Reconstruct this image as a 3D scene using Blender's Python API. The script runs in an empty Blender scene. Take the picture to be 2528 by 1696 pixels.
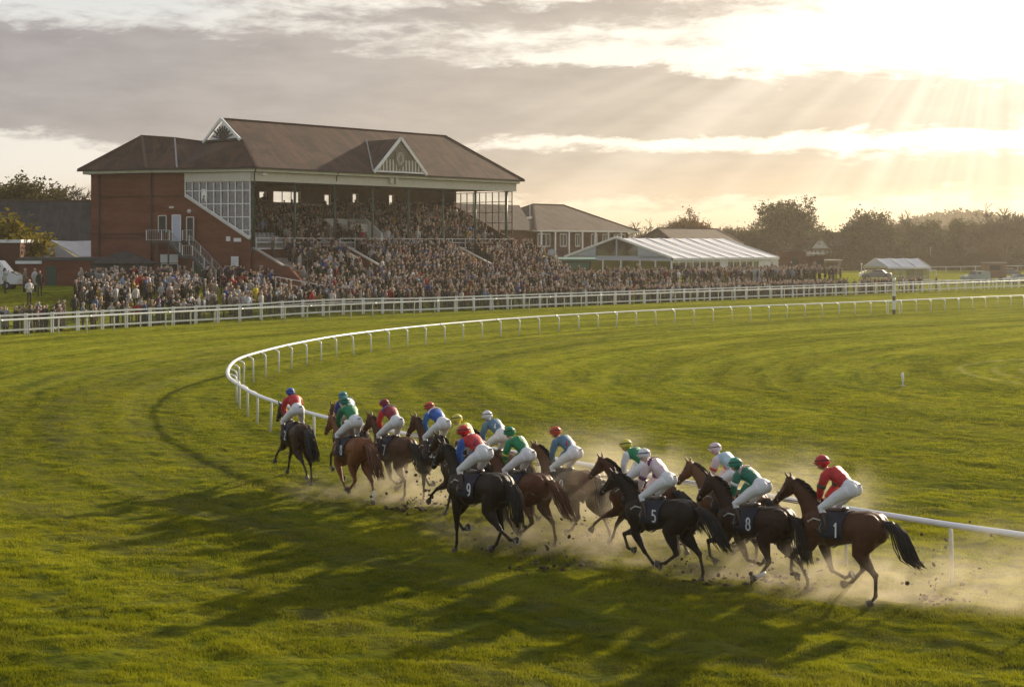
import bpy, bmesh, math, random
import numpy as np
from mathutils import Vector, Matrix, Euler
R = random.Random(7)
sc = bpy.context.scene
COL = sc.collection
F = 3473.0; CX = 1264.0; HY = 605.0; H = 6.4
def gp(x, y, z=0.0):                      # ground point seen at a photo pixel
    Y = F*(H-z)/(y-HY); return ((x-CX)*Y/F, Y)
U = Vector((math.sin(math.radians(43.5)), math.cos(math.radians(43.5)), 0))
V = Vector((-U.y, U.x, 0))
Z = Vector((0, 0, 1))

# ------------------------------------------------------------------ object helpers
def tag(o, label=None, cat=None, group=None, kind=None):
    if label: o['label'] = label
    if cat: o['category'] = cat
    if group: o['group'] = group
    if kind: o['kind'] = kind
    return o
def thing(name, label, cat, loc=(0, 0, 0), rz=0.0, group=None):
    o = bpy.data.objects.new(name, None); COL.objects.link(o)
    o.empty_display_size = 0.2
    o.location = loc; o.rotation_euler = (0, 0, rz)
    return tag(o, label, cat, group)
def copy_tree(o, parent=None):
    c = o.copy(); COL.objects.link(c)
    if parent is not None: c.parent = parent
    for ch in o.children: copy_tree(ch, c)
    return c
class MB:
    def __init__(s): s.v = []; s.f = []; s.m = []; s.sm = []
    def add(s, vs, fs, mi=0, smooth=False):
        b = len(s.v); s.v += [tuple(p) for p in vs]
        for f in fs:
            s.f.append(tuple(b+i for i in f)); s.m.append(mi); s.sm.append(smooth)
    def box(s, c, size, rz=0.0, mi=0):
        c = Vector(c); hx, hy, hz = size[0]/2, size[1]/2, size[2]/2
        ca, sa = math.cos(rz), math.sin(rz); vs = []
        for dz in (-hz, hz):
            for dx, dy in ((-hx, -hy), (hx, -hy), (hx, hy), (-hx, hy)):
                vs.append((c.x+dx*ca-dy*sa, c.y+dx*sa+dy*ca, c.z+dz))
        s.add(vs, [(3, 2, 1, 0), (4, 5, 6, 7), (0, 1, 5, 4), (1, 2, 6, 5), (2, 3, 7, 6), (3, 0, 4, 7)], mi)
    def beam(s, a, b, w, h, up=Z, mi=0):       # box from a to b, width w sideways, h along up
        a, b = Vector(a), Vector(b); d = (b-a).normalized()
        up = Vector(up); side = d.cross(up)
        if side.length < 1e-5: side = d.cross(Vector((1, 0, 0)))
        side.normalize(); up2 = side.cross(d).normalized()
        vs = []
        for p in (a, b):
            for x, y in ((-1, -1), (1, -1), (1, 1), (-1, 1)):
                vs.append(p+side*(x*w/2)+up2*(y*h/2))
        s.add(vs, [(3, 2, 1, 0), (4, 5, 6, 7), (0, 1, 5, 4), (1, 2, 6, 5), (2, 3, 7, 6), (3, 0, 4, 7)], mi)
    def poly(s, pts, mi=0): s.add(pts, [tuple(range(len(pts)))], mi)
    def slab(s, pts, d, mi=0):                 # polygon pts extruded by vector d
        n = len(pts); d = Vector(d)
        vs = [Vector(p) for p in pts]+[Vector(p)+d for p in pts]
        fs = [tuple(reversed(range(n))), tuple(range(n, 2*n))]
        fs += [(i, (i+1) % n, n+(i+1) % n, n+i) for i in range(n)]
        s.add(vs, fs, mi)
    def tube(s, path, rad, n=8, mi=0, smooth=True, flat=1.0, side=None, caps=True):
        path = [Vector(p) for p in path]; m = len(path)
        if not hasattr(rad, '__len__'): rad = [rad]*m
        vs = []; prev = None
        for i, p in enumerate(path):
            d = (path[min(i+1, m-1)]-path[max(i-1, 0)])
            d = d.normalized() if d.length > 1e-7 else Z
            if side is not None: a = Vector(side)
            elif prev is not None: a = prev
            else: a = Vector((0, 1, 0)) if abs(d.y) < .9 else Vector((1, 0, 0))
            a = (a-d*a.dot(d)).normalized(); prev = a
            b = d.cross(a)
            r = rad[i]; ra, rb = (r if hasattr(r, '__len__') else (r*flat, r))
            for k in range(n):
                t = 2*math.pi*k/n
                vs.append(p+a*(math.cos(t)*ra)+b*(math.sin(t)*rb))
        fs = [(i*n+k, i*n+(k+1) % n, (i+1)*n+(k+1) % n, (i+1)*n+k) for i in range(m-1) for k in range(n)]
        if caps: fs += [tuple(reversed(range(n))), tuple((m-1)*n+k for k in range(n))]
        s.add(vs, fs, mi, smooth)
    def ell(s, c, r, n=10, m=6, mi=0, rot=None, z0=-1.0):
        c = Vector(c); r = r if hasattr(r, '__len__') else (r, r, r)
        vs = []; a0 = math.asin(z0)
        for i in range(m+1):
            t = a0+(math.pi/2-a0)*i/m
            for k in range(n):
                q = Vector((r[0]*math.cos(t)*math.cos(2*math.pi*k/n), r[1]*math.cos(t)*math.sin(2*math.pi*k/n), r[2]*math.sin(t)))
                if rot: q = rot @ q
                vs.append(c+q)
        fs = [(i*n+k, i*n+(k+1) % n, (i+1)*n+(k+1) % n, (i+1)*n+k) for i in range(m) for k in range(n)]
        fs.append(tuple(reversed(range(n))))
        s.add(vs, fs, mi, True)
    def mesh(s, name, mats, off=(0, 0, 0)):
        me = bpy.data.meshes.new(name)
        ox, oy, oz = off
        me.from_pydata([(a-ox, b-oy, c-oz) for a, b, c in s.v], [], s.f)
        for m in (mats if isinstance(mats, (list, tuple)) else [mats]): me.materials.append(m)
        me.polygons.foreach_set('material_index', s.m)
        me.polygons.foreach_set('use_smooth', s.sm)
        me.update(); return me
    def build(s, name, mats, parent=None):
        off = (0, 0, 0); p = parent
        while p is not None:
            off = tuple(off[i]+p.location[i] for i in range(3)); p = p.parent
        o = bpy.data.objects.new(name, s.mesh(name, mats, off)); COL.objects.link(o)
        if parent is not None: o.parent = parent
        return o
def link_mesh(name, me, parent=None):
    o = bpy.data.objects.new(name, me); COL.objects.link(o)
    if parent is not None: o.parent = parent
    return o
def remeshed(mb, voxel, smooth=4, dec=None):
    """One continuous surface from overlapping closed shapes."""
    me = mb.mesh('tmp', MAT['white'])
    o = bpy.data.objects.new('tmp', me); COL.objects.link(o)
    r = o.modifiers.new('r', 'REMESH'); r.mode = 'VOXEL'; r.voxel_size = voxel; r.use_smooth_shade = True
    if smooth:
        k = o.modifiers.new('s', 'SMOOTH'); k.factor = 0.5; k.iterations = smooth
    if dec:
        k = o.modifiers.new('d', 'DECIMATE'); k.ratio = dec
    dg = bpy.context.evaluated_depsgraph_get(); dg.update()
    out = bpy.data.meshes.new_from_object(o.evaluated_get(dg))
    bpy.data.objects.remove(o)
    out.materials.clear()
    return out

# ------------------------------------------------------------------ node helpers
class NT:
    def __init__(s, tree): s.t = tree; s.n = tree.nodes; s.l = tree.links
    def new(s, typ, **kw):
        nd = s.n.new(typ)
        for k, v in kw.items(): setattr(nd, k, v)
        return nd
    def set(s, sock, v):
        if isinstance(v, E): s.l.new(v.s, sock)
        elif isinstance(v, bpy.types.NodeSocket): s.l.new(v, sock)
        elif v is not None: sock.default_value = v
    def math(s, op, a, b=None, c=None):
        nd = s.new('ShaderNodeMath', operation=op)
        for i, v in enumerate((a, b, c)):
            if v is not None: s.set(nd.inputs[i], v)
        return E(s, nd.outputs[0])
    def vmath(s, op, a, b=None, out=0):
        nd = s.new('ShaderNodeVectorMath', operation=op)
        s.set(nd.inputs[0], a)
        if b is not None: s.set(nd.inputs[1], b)
        return E(s, nd.outputs[out])
    def noise(s, vec, scale=5, detail=3, rough=.5, dist=0, out='Fac', dim='3D', w=None):
        nd = s.new('ShaderNodeTexNoise', noise_dimensions=dim)
        if vec is not None and dim != '1D': s.set(nd.inputs['Vector'], vec)
        if w is not None: s.set(nd.inputs['W'], w)
        nd.inputs['Scale'].default_value = scale; nd.inputs['Detail'].default_value = detail
        nd.inputs['Roughness'].default_value = rough; nd.inputs['Distortion'].default_value = dist
        return E(s, nd.outputs[out])
    def xyz(s, x, y, z=0.0):
        nd = s.new('ShaderNodeCombineXYZ')
        for i, v in enumerate((x, y, z)): s.set(nd.inputs[i], v)
        return E(s, nd.outputs[0])
    def sep(s, v):
        nd = s.new('ShaderNodeSeparateXYZ'); s.set(nd.inputs[0], v)
        return [E(s, nd.outputs[i]) for i in range(3)]
    def ramp(s, fac, stops, interp='LINEAR'):
        nd = s.new('ShaderNodeValToRGB'); cr = nd.color_ramp; cr.interpolation = interp
        while len(cr.elements) < len(stops): cr.elements.new(0.5)
        for e, (p, c) in zip(cr.elements, stops):
            e.position = p; e.color = (c[0], c[1], c[2], 1) if hasattr(c, '__len__') else (c, c, c, 1)
        s.set(nd.inputs[0], fac); return E(s, nd.outputs[0])
    def mix(s, fac, a, b, typ='MIX'):
        nd = s.new('ShaderNodeMix', data_type='RGBA', blend_type=typ)
        def col(v): return (v[0], v[1], v[2], 1) if isinstance(v, tuple) else v
        s.set(nd.inputs[0], fac); s.set(nd.inputs[6], col(a)); s.set(nd.inputs[7], col(b))
        return E(s, nd.outputs[2])
    def smooth(s, x, lo, hi):
        nd = s.new('ShaderNodeMapRange', interpolation_type='SMOOTHSTEP')
        s.set(nd.inputs[0], x); s.set(nd.inputs[1], lo); s.set(nd.inputs[2], hi)
        return E(s, nd.outputs[0])
    def coord(s, which='Object'):
        nd = s.new('ShaderNodeTexCoord'); return E(s, nd.outputs[which])
    def bump(s, h, strength=.3, dist=.05):
        nd = s.new('ShaderNodeBump'); s.set(nd.inputs['Height'], h)
        nd.inputs['Strength'].default_value = strength; nd.inputs['Distance'].default_value = dist
        return nd.outputs[0]
class E:
    def __init__(s, nt, sock): s.nt = nt; s.s = sock
    def __add__(a, b): return a.nt.math('ADD', a, b)
    def __radd__(a, b): return a.nt.math('ADD', b, a)
    def __sub__(a, b): return a.nt.math('SUBTRACT', a, b)
    def __rsub__(a, b): return a.nt.math('SUBTRACT', b, a)
    def __mul__(a, b): return a.nt.math('MULTIPLY', a, b)
    def __rmul__(a, b): return a.nt.math('MULTIPLY', b, a)
    def __truediv__(a, b): return a.nt.math('DIVIDE', a, b)
    def clamp(a): return a.nt.math('MINIMUM', a.nt.math('MAXIMUM', a, 0.0), 1.0)
MAT = {}
def newmat(name):
    m = bpy.data.materials.new(name); m.use_nodes = True
    nt = NT(m.node_tree); b = m.node_tree.nodes['Principled BSDF']
    MAT[name] = m; return m, nt, b
def srgb(r, g, b):
    f = lambda c: (c/255/12.92 if c/255 <= .04045 else ((c/255+.055)/1.055)**2.4)
    return (f(r), f(g), f(b))
def plain(name, col, rough=.6, var=.12, scale=3.0, metal=0, bump=0, spec=.5, dirt=None):
    m, nt, b = newmat(name)
    p = nt.coord('Object')
    n = nt.noise(p, scale, 4, .6)
    lo = tuple(c*(1-var) for c in col); hi = tuple(min(1, c*(1+var)) for c in col)
    c = nt.ramp(n, [(.3, lo), (.7, hi)])
    if dirt:
        n2 = nt.noise(p, scale*.37+.3, 5, .65)
        c = nt.mix(nt.smooth(n2, .52, .72)*.55, c, dirt)
    nt.set(b.inputs['Base Color'], c)
    b.inputs['Roughness'].default_value = rough; b.inputs['Metallic'].default_value = metal
    b.inputs['Specular IOR Level'].default_value = spec
    if bump: nt.set(b.inputs['Normal'], nt.bump(nt.noise(p, scale*4, 4), bump, .02))
    return m
def wallcoord(nt):
    g = nt.new('ShaderNodeNewGeometry')
    p = nt.coord('Object')
    t = nt.vmath('NORMALIZE', nt.vmath('CROSS_PRODUCT', g.outputs['True Normal'], (0.0001, 0, 1)))
    u = nt.vmath('DOT_PRODUCT', p, t, 1)
    return u, nt.sep(p)[2], p

plain('white', (.78, .79, .80), .45, .05, 2, dirt=(.45, .46, .42))
plain('rail_white', (.80, .82, .84), .35, .04, 1.5, dirt=(.50, .53, .48))
plain('cream', (.62, .60, .54), .6, .06)
plain('green_paint', (.03, .075, .055), .45, .15)
plain('dark', (.025, .025, .028), .6, .2)
plain('darkgrey', (.07, .07, .075), .6, .2)
plain('grey', (.28, .28, .28), .7, .15)
plain('concrete', (.34, .32, .29), .85, .15, 1.2, dirt=(.16, .15, .13))
plain('steel', (.35, .36, .37), .4, .1, metal=.6)
plain('skin', (.50, .31, .22), .55, .1)
plain('leather', (.035, .02, .014), .35, .2)
plain('soil', (.055, .034, .022), .9, .3, 9)
plain('bark', (.09, .065, .045), .9, .25, 4)
plain('asphalt', (.09, .088, .085), .85, .2, 1.5)

def brickmat(name, c1, c2, mortar, scale=1.0):
    m, nt, b = newmat(name)
    u, z, p = wallcoord(nt)
    br = nt.new('ShaderNodeTexBrick')
    nt.set(br.inputs['Vector'], nt.xyz(u, z))
    for k, v in (('Color1', c1), ('Color2', c2), ('Mortar', mortar)): br.inputs[k].default_value = (*v, 1)
    br.inputs['Scale'].default_value = 1; br.inputs['Brick Width'].default_value = .23*scale
    br.inputs['Row Height'].default_value = .078*scale; br.inputs['Mortar Size'].default_value = .008*scale
    n = nt.noise(nt.xyz(u*.35, z*1.3, nt.sep(p)[1]*.1), 1.0, 6, .65)
    n2 = nt.noise(nt.xyz(u*.6, z*7.0), 1.0, 3, .6)
    c = nt.mix(nt.smooth(n, .4, .66)*.75, E(nt, br.outputs['Color']), tuple(x*.55 for x in c1))
    c = nt.mix(nt.smooth(n2, .46, .7)*.5, c, tuple(min(1, x*1.35) for x in c2))
    nt.set(b.inputs['Base Color'], c); b.inputs['Roughness'].default_value = .9
    b.inputs['Specular IOR Level'].default_value = .2
    nt.set(b.inputs['Normal'], nt.bump(br.outputs['Fac'], -.4, .01))
    return m
brickmat('brick', (.225, .078, .052), (.165, .06, .042), (.17, .10, .075))
brickmat('brick_brown', (.13, .062, .043), (.10, .05, .036), (.15, .09, .07))
def roofmat(name, c1, c2, moss=None, row=.28):
    m, nt, b = newmat(name)
    u, z, p = wallcoord(nt)
    br = nt.new('ShaderNodeTexBrick')
    nt.set(br.inputs['Vector'], nt.xyz(u, z*1.8))
    for k, v in (('Color1', c1), ('Color2', c2), ('Mortar', tuple(x*.4 for x in c1))): br.inputs[k].default_value = (*v, 1)
    br.inputs['Scale'].default_value = 1; br.inputs['Brick Width'].default_value = .3
    br.inputs['Row Height'].default_value = row; br.inputs['Mortar Size'].default_value = .012
    n = nt.noise(nt.xyz(u*.25, z*.5, 0.0), 1.6, 7, .7)
    n2 = nt.noise(nt.xyz(u*1.5, z*.4, 3.0), 1.2, 4, .6)
    c = nt.mix(nt.smooth(n, .40, .62)*.85, E(nt, br.outputs['Color']), tuple(x*.45 for x in c2))
    c = nt.mix(nt.smooth(n2, .46, .66)*.6, c, moss or tuple(x*1.5 for x in c1))
    nt.set(b.inputs['Base Color'], c); b.inputs['Roughness'].default_value = .8
    b.inputs['Specular IOR Level'].default_value = .3
    nt.set(b.inputs['Normal'], nt.bump(br.outputs['Fac'], -.5, .02))
    return m
roofmat('roof_tile', (.082, .045, .034), (.058, .037, .030), (.115, .054, .035))
roofmat('roof_brown', (.085, .058, .045), (.065, .047, .038), (.11, .08, .05))
roofmat('roof_slate', (.05, .05, .055), (.038, .038, .042), (.07, .065, .06))

def glassmat(name, tint=(.9, .93, .95), rough=.03, mixf=.75):
    m, nt, b = newmat(name)
    tr = nt.new('ShaderNodeBsdfTransparent'); tr.inputs[0].default_value = (*tint, 1)
    gl = nt.new('ShaderNodeBsdfGlossy'); gl.inputs['Roughness'].default_value = rough
    mx = nt.new('ShaderNodeMixShader'); fr = nt.new('ShaderNodeLayerWeight'); fc = E(nt, fr.outputs['Facing'])
    nt.set(mx.inputs[0], (fc*fc*fc*.6+.04+(1-mixf)*.35).clamp())
    nt.l.new(tr.outputs[0], mx.inputs[1]); nt.l.new(gl.outputs[0], mx.inputs[2])
    nt.l.new(mx.outputs[0], nt.n['Material Output'].inputs[0])
    return m
glassmat('glass'); glassmat('glass_dark', (.35, .38, .4), .05, .5)

# object-coloured cloth / coat
def objcol(name, rough=.7, points=False, spec=.3, sheen=0, wr=.02):
    m, nt, b = newmat(name)
    oi = nt.new('ShaderNodeObjectInfo'); p = nt.coord('Object')
    n = nt.noise(p, 9, 4, .6)
    col = E(nt, oi.outputs['Color'])
    c = nt.mix(1.0, col, nt.ramp(n, [(.3, .78), (.7, 1.12)]), 'MULTIPLY')
    if points:
        x, y, z = nt.sep(p)
        leg = 1.0-nt.smooth(z+nt.noise(p, 6, 2)*.12, .55, 1.0)
        a = E(nt, oi.outputs['Alpha'])
        c = nt.mix((leg*a).clamp(), c, (.008, .006, .005))
        big = nt.noise(p, 2.2, 4, .6)
        c = nt.mix(nt.smooth(big, .45, .75)*.35, c, nt.mix(1.0, col, (1.5, 1.35, 1.2), 'MULTIPLY'))
    nt.set(b.inputs['Base Color'], c)
    b.inputs['Roughness'].default_value = rough; b.inputs['Specular IOR Level'].default_value = spec
    b.inputs['Sheen Weight'].default_value = sheen
    if wr: nt.set(b.inputs['Normal'], nt.bump(nt.noise(p, 14, 3, .6, 1.2), .5, wr))
    return m
objcol('cloth', .75); objcol('coat', .5, True, .22, 0, .02); objcol('hair', .5, False, .4, 0, 0)
objcol('silk', .45, False, .4, 0, .035); objcol('paint', .3, False, .5, 0, 0)

# ------------------------------------------------------------------ camera
cam = bpy.data.objects.new('camera', bpy.data.cameras.new('camera')); COL.objects.link(cam)
cam.location = (0, 0, H); cam.rotation_euler = (math.pi/2, 0, 0)
cam.data.sensor_width = 36; cam.data.lens = F/2528*36; cam.data.shift_y = -(848-HY)/2528
cam.data.clip_end = 6000; cam.data.clip_start = .5
sc.camera = cam
sc.view_settings.view_transform = 'Standard'; sc.view_settings.look = 'None'
sc.view_settings.exposure = .76; sc.view_settings.gamma = 1
sc.render.resolution_x = 1024; sc.render.resolution_y = 686
sc.cycles.max_bounces = 6; sc.cycles.diffuse_bounces = 3; sc.cycles.glossy_bounces = 2
sc.cycles.transparent_max_bounces = 12; sc.cycles.transmission_bounces = 4; sc.cycles.volume_bounces = 1
sc.cycles.volume_step_rate = 2.5; sc.cycles.volume_max_steps = 96
sc.cycles.use_adaptive_sampling = True; sc.cycles.adaptive_threshold = .015
sc.cycles.use_denoising = True
sc.cycles.sample_clamp_indirect = 6

# ------------------------------------------------------------------ sun and sky
SUN_AZ, SUN_EL = math.radians(38), math.radians(18)
sd = bpy.data.lights.new('sun', 'SUN'); sd.energy = 5.0; sd.angle = math.radians(1.7); sd.color = (1, .83, .60)
so = bpy.data.objects.new('sun', sd); COL.objects.link(so)
sdir = Vector((math.sin(SUN_AZ)*math.cos(SUN_EL), math.cos(SUN_AZ)*math.cos(SUN_EL), math.sin(SUN_EL)))
so.rotation_euler = sdir.to_track_quat('Z', 'Y').to_euler(); so.location = (30, 30, 40)
w = bpy.data.worlds.new('World'); sc.world = w; w.use_nodes = True
nt = NT(w.node_tree); nt.n.clear()
out = nt.new('ShaderNodeOutputWorld')
sky = nt.new('ShaderNodeTexSky', sky_type='NISHITA'); sky.sun_disc = False
sky.sun_elevation = SUN_EL; sky.sun_rotation = SUN_AZ; sky.dust_density = 2.5
bgs = nt.new('ShaderNodeBackground'); nt.l.new(sky.outputs[0], bgs.inputs[0]); bgs.inputs[1].default_value = .1
d = nt.vmath('NORMALIZE', nt.coord('Generated'))
dx, dy, dz = nt.sep(d)
DEG = 57.29578
az = nt.math('ARCTAN2', dx, dy)*DEG
el = nt.math('ARCSINE', dz)*DEG
def A(px): return math.degrees(math.atan((px/.9245-CX)/F))          # photo display px -> degrees
def Ee(px, py): return math.degrees(math.atan((HY-py/.9245)*math.cos(math.radians(A(px)))/F))
wob = nt.noise(nt.xyz(az*.16, el*.5), 1.0, 6, .62, .4)
wob2 = nt.noise(nt.xyz(az*.5, el*1.7, 4.0), 1.0, 5, .6, .5)
az2 = az+(wob-.5)*4.5
el2 = el+(wob-.5)*1.9+(wob2-.5)*.8
def blob(px, py, rx, ry, k=1.0):                                   # soft patch, sizes in display px
    a = (az2-A(px))*(1/(rx*.0225)); e = (el2-Ee(px, py))*(1/(ry*.0178))
    return nt.math('EXPONENT', (a*a+e*e)*-1.0)*k
cl = None
for args in ((250, 170, 520, 95, 1.15), (900, 210, 520, 105, 1.1), (1500, 225, 420, 80, 1.1), (2050, 240, 420, 62, 1.0),
             (1250, 30, 420, 34, .85), (1870, 110, 200, 28, .72), (1900, 10, 180, 26, .5), (650, 330, 380, 60, .75),
             (1250, 400, 520, 50, .95), (1950, 405, 520, 52, .98), (-150, 60, 260, 60, .6), (250, 250, 400, 50, .5), (150, 470, 300, 30, .4),
             (1500, 275, 900, 26, .35)):
    b_ = blob(*args); cl = b_ if cl is None else cl+b_
for args in ((120, 370, 260, 48, .75), (90, 40, 170, 60, .35), (1500, 140, 260, 22, .8), (1300, 328, 260, 13, .55), (1900, 325, 420, 16, .75),
             (2230, 305, 160, 26, .8), (2150, 90, 300, 90, 1.3), (1050, 140, 300, 30, .45)):
    cl = cl-blob(*args)
fine = nt.noise(nt.xyz(az*.35, el*1.5, 9.0), 1.0, 8, .6, .3)
fine2 = nt.noise(nt.xyz(az*1.1, el*3.6, 2.0), 1.0, 5, .62, .4)
cl = (cl+(fine-.5)*1.5+(fine2-.5)*.7)
zen = nt.smooth(el, 11, 30)
cover = nt.smooth(cl, .05, .75)
# rays fan out below the veiled sun
sa, se = A(2300), Ee(2300, -170)
ra, re = az-sa, el-se
ang = nt.math('ARCTAN2', re*1.0, ra)
ray = nt.noise(None, 3.6, 3, .6, dim='1D', w=ang)
ray2 = nt.noise(None, 8.0, 2, .6, dim='1D', w=ang+3.0)
dist = nt.math('SQRT', ra*ra+re*re)
rays = nt.smooth(ray*.72+ray2*.28, .40, .66)*nt.smooth(dist, 36, 5)*nt.smooth(el, -1, 3)*nt.smooth(el, 11, 7.5)
glow = nt.math('EXPONENT', dist*dist*(-1/(7.8*7.8)))
glow2 = nt.math('EXPONENT', dist*(-1/9.0))
side = nt.smooth(az, -22, 20)                                       # the cloud warms towards the sun
dark_c = nt.mix(side, (.37, .35, .365), (.52, .445, .36))
dark_c = nt.mix(nt.smooth(el, 4.0, .3)*.8, dark_c, nt.mix(side, (.50, .42, .35), (.68, .50, .31)))
lite_c = nt.mix(side, (.90, .86, .80), (1.08, .98, .82))
lite_c = nt.mix(nt.smooth(el, 3.2, .6), lite_c, nt.mix(side, (.74, .61, .46), (.90, .69, .45)))
lite_c = nt.mix(nt.smooth(el, 7, 10)*nt.smooth(az, -8, -14)*.5, lite_c, (.60, .66, .70))
sh = nt.noise(nt.xyz(az*.3, el*1.1, 21.0), 1.0, 6, .6)
dark_c = nt.mix((sh*1.0).clamp(), nt.mix(1.0, dark_c, (.66, .66, .69), 'MULTIPLY'), nt.mix(1.0, dark_c, (1.36, 1.33, 1.27), 'MULTIPLY'))
cc = nt.mix(cover, lite_c, dark_c)
add = nt.new('ShaderNodeMix', data_type='RGBA', blend_type='ADD'); add.inputs[0].default_value = 1
k_ = rays*.27+glow*.48+glow2*.10
nt.set(add.inputs[6], cc)
nt.set(add.inputs[7], nt.mix(1.0, nt.xyz(k_, k_, k_), (1.0, .91, .76), 'MULTIPLY'))
cc = E(nt, add.outputs[2])
# away from the view: a pale broken overcast
ov = nt.mix(nt.noise(nt.vmath('MULTIPLY', d, (1, 1, 2.5)), 2.5, 5, .6), (.30, .33, .39), (.62, .63, .66))
back = nt.smooth(dy, .25, -.25)
cc = nt.mix((zen+back-zen*back).clamp(), cc, ov)
bgc = nt.new('ShaderNodeBackground'); nt.set(bgc.inputs[0], cc); bgc.inputs[1].default_value = .575
mx = nt.new('ShaderNodeMixShader')
nt.set(mx.inputs[0], (cover*.06+.90).clamp())
nt.l.new(bgs.outputs[0], mx.inputs[1]); nt.l.new(bgc.outputs[0], mx.inputs[2]); nt.l.new(mx.outputs[0], out.inputs[0])
w.cycles.sampling_method = 'MANUAL'; w.cycles.sample_map_resolution = 512
# ------------------------------------------------------------------ terrain
FA = Vector((-6.5, 131.0, 0))
def vf(x, y): return (x-FA.x)*V.x+(y-FA.y)*V.y
def uf(x, y): return (x-FA.x)*U.x+(y-FA.y)*U.y
def sst(x, a, b):
    t = np.clip((x-a)/(b-a), 0, 1); return t*t*(3-2*t)
def hgt(x, y):
    v = vf(x, y); u = uf(x, y)
    h = 2.55*np.clip((v-2.7)/8.8, 0, 1)**.8
    h = h*(1-sst(u, 78, 120)*(.8))*(1-sst(v, 75, 160)*.9*sst(u, -10, 40))
    return h
def H0(x, y): return float(hgt(np.float64(x), np.float64(y)))
rail_ctl = [(20, 15.5), (14.0, 20.8), (9.2, 25.2), (7.7, 26.6), (4.2, 30.4), (1, 34.2), (-2.5, 38.2), (-5.7, 42.6), (-8.4, 47.8), (-9.9, 51.6), (-11.3, 56), (-12.2, 61), (-12.5, 65),
            (-12.2, 69), (-11.5, 74), (-10, 80.4), (-7.5, 86.7), (-4.1, 93.2), (0, 99.5), (5.2, 105.7), (11, 111.6), (18.5, 118), (24.5, 122.6),
            (33, 129.3), (45.5, 139.3), (51.3, 144), (80, 166), (120, 197)]
out_ctl = [(-58, 68), (-46, 83), (-35, 97), (-24.4, 111.5), (-15.5, 122), (-6.5, 131), (9.5, 146), (27.5, 162.5), (50, 183), (75, 206), (120, 248), (170, 294)]
def spline(pts, step):
    P = [Vector((*p, 0)) for p in pts]; o = []
    for i in range(len(P)-1):
        p0, p1, p2, p3 = P[max(i-1, 0)], P[i], P[i+1], P[min(i+2, len(P)-1)]
        for k in range(20):
            t = k/20
            o.append(.5*((2*p1)+(p2-p0)*t+(2*p0-5*p1+4*p2-p3)*t*t+(3*p1-p0-3*p2+p3)*t**3))
    o.append(P[-1]); res = [o[0]]; acc = 0.0
    for a, b in zip(o, o[1:]):
        L = (b-a).length; pos = 0.0
        while acc+(L-pos) >= step:
            pos += step-acc; acc = 0.0
            res.append(a+(b-a)*(pos/L))
        acc += L-pos
    return res
RAIL = spline(rail_ctl, .5)
RA = np.array([(p.x, p.y) for p in RAIL])

def rail_dist(x, y):                                            # signed-less distance to the inner rail
    d = np.full(x.shape, 1e9)
    for i in range(0, len(RA), 2):
        d = np.minimum(d, (x-RA[i, 0])**2+(y-RA[i, 1])**2)
    return np.sqrt(d)
def rail_sa(x, y):                                              # signed distance (outside +) and distance along the rail
    d = np.full(x.shape, 1e9); s = np.zeros(x.shape); a = np.zeros(x.shape)
    for i in range(1, len(RA)-1, 2):
        t = RA[i+1]-RA[i-1]; t = t/np.hypot(*t); dx_, dy_ = x-RA[i, 0], y-RA[i, 1]; q2 = dx_**2+dy_**2
        m_ = q2 < d; d = np.where(m_, q2, d); side = np.sign(t[0]*dy_-t[1]*dx_)
        s = np.where(m_, side, s); a = np.where(m_, i*.5+dx_*t[0]+dy_*t[1], a)
    return np.sqrt(d)*s, a
rng = np.random.default_rng(3)
def vnoise(x, y, cell, seed):
    g = np.random.default_rng(seed).random((257, 257))
    X = x/cell; Y = y/cell; xi = np.floor(X).astype(int); yi = np.floor(Y).astype(int)
    fx = X-xi; fy = Y-yi; fx = fx*fx*(3-2*fx); fy = fy*fy*(3-2*fy)
    a = g[xi % 257, yi % 257]; b = g[(xi+1) % 257, yi % 257]; c = g[xi % 257, (yi+1) % 257]; d_ = g[(xi+1) % 257, (yi+1) % 257]
    return (a*(1-fx)+b*fx)*(1-fy)+(c*(1-fx)+d_*fx)*fy
def bumps(x, y):
    # hummocks are longer along the track than across it
    return (.035*(vnoise(x+y*.3, y, .24, 8)-.5)+.095*(vnoise(x*.8+y*.6, y-x*.2, .55, 1)-.5)+.05*(vnoise(x, y, 1.7, 2)-.5)+.07*(vnoise(x+y*.4, y, 6.0, 5)-.5))
def npmesh(name, verts, quads, mat, smooth=True, tri=False):
    me = bpy.data.meshes.new(name); k = 3 if tri else 4
    me.vertices.add(len(verts)); me.vertices.foreach_set('co', verts.astype(np.float32).ravel())
    me.loops.add(len(quads)*k); me.loops.foreach_set('vertex_index', quads.astype(np.int32).ravel())
    me.polygons.add(len(quads)); me.polygons.foreach_set('loop_start', np.arange(len(quads), dtype=np.int32)*k)
    me.polygons.foreach_set('loop_total', np.full(len(quads), k, dtype=np.int32))
    me.polygons.foreach_set('use_smooth', np.full(len(quads), smooth))
    if mat: me.materials.append(mat)
    me.update(); me.validate(); return me
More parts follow.
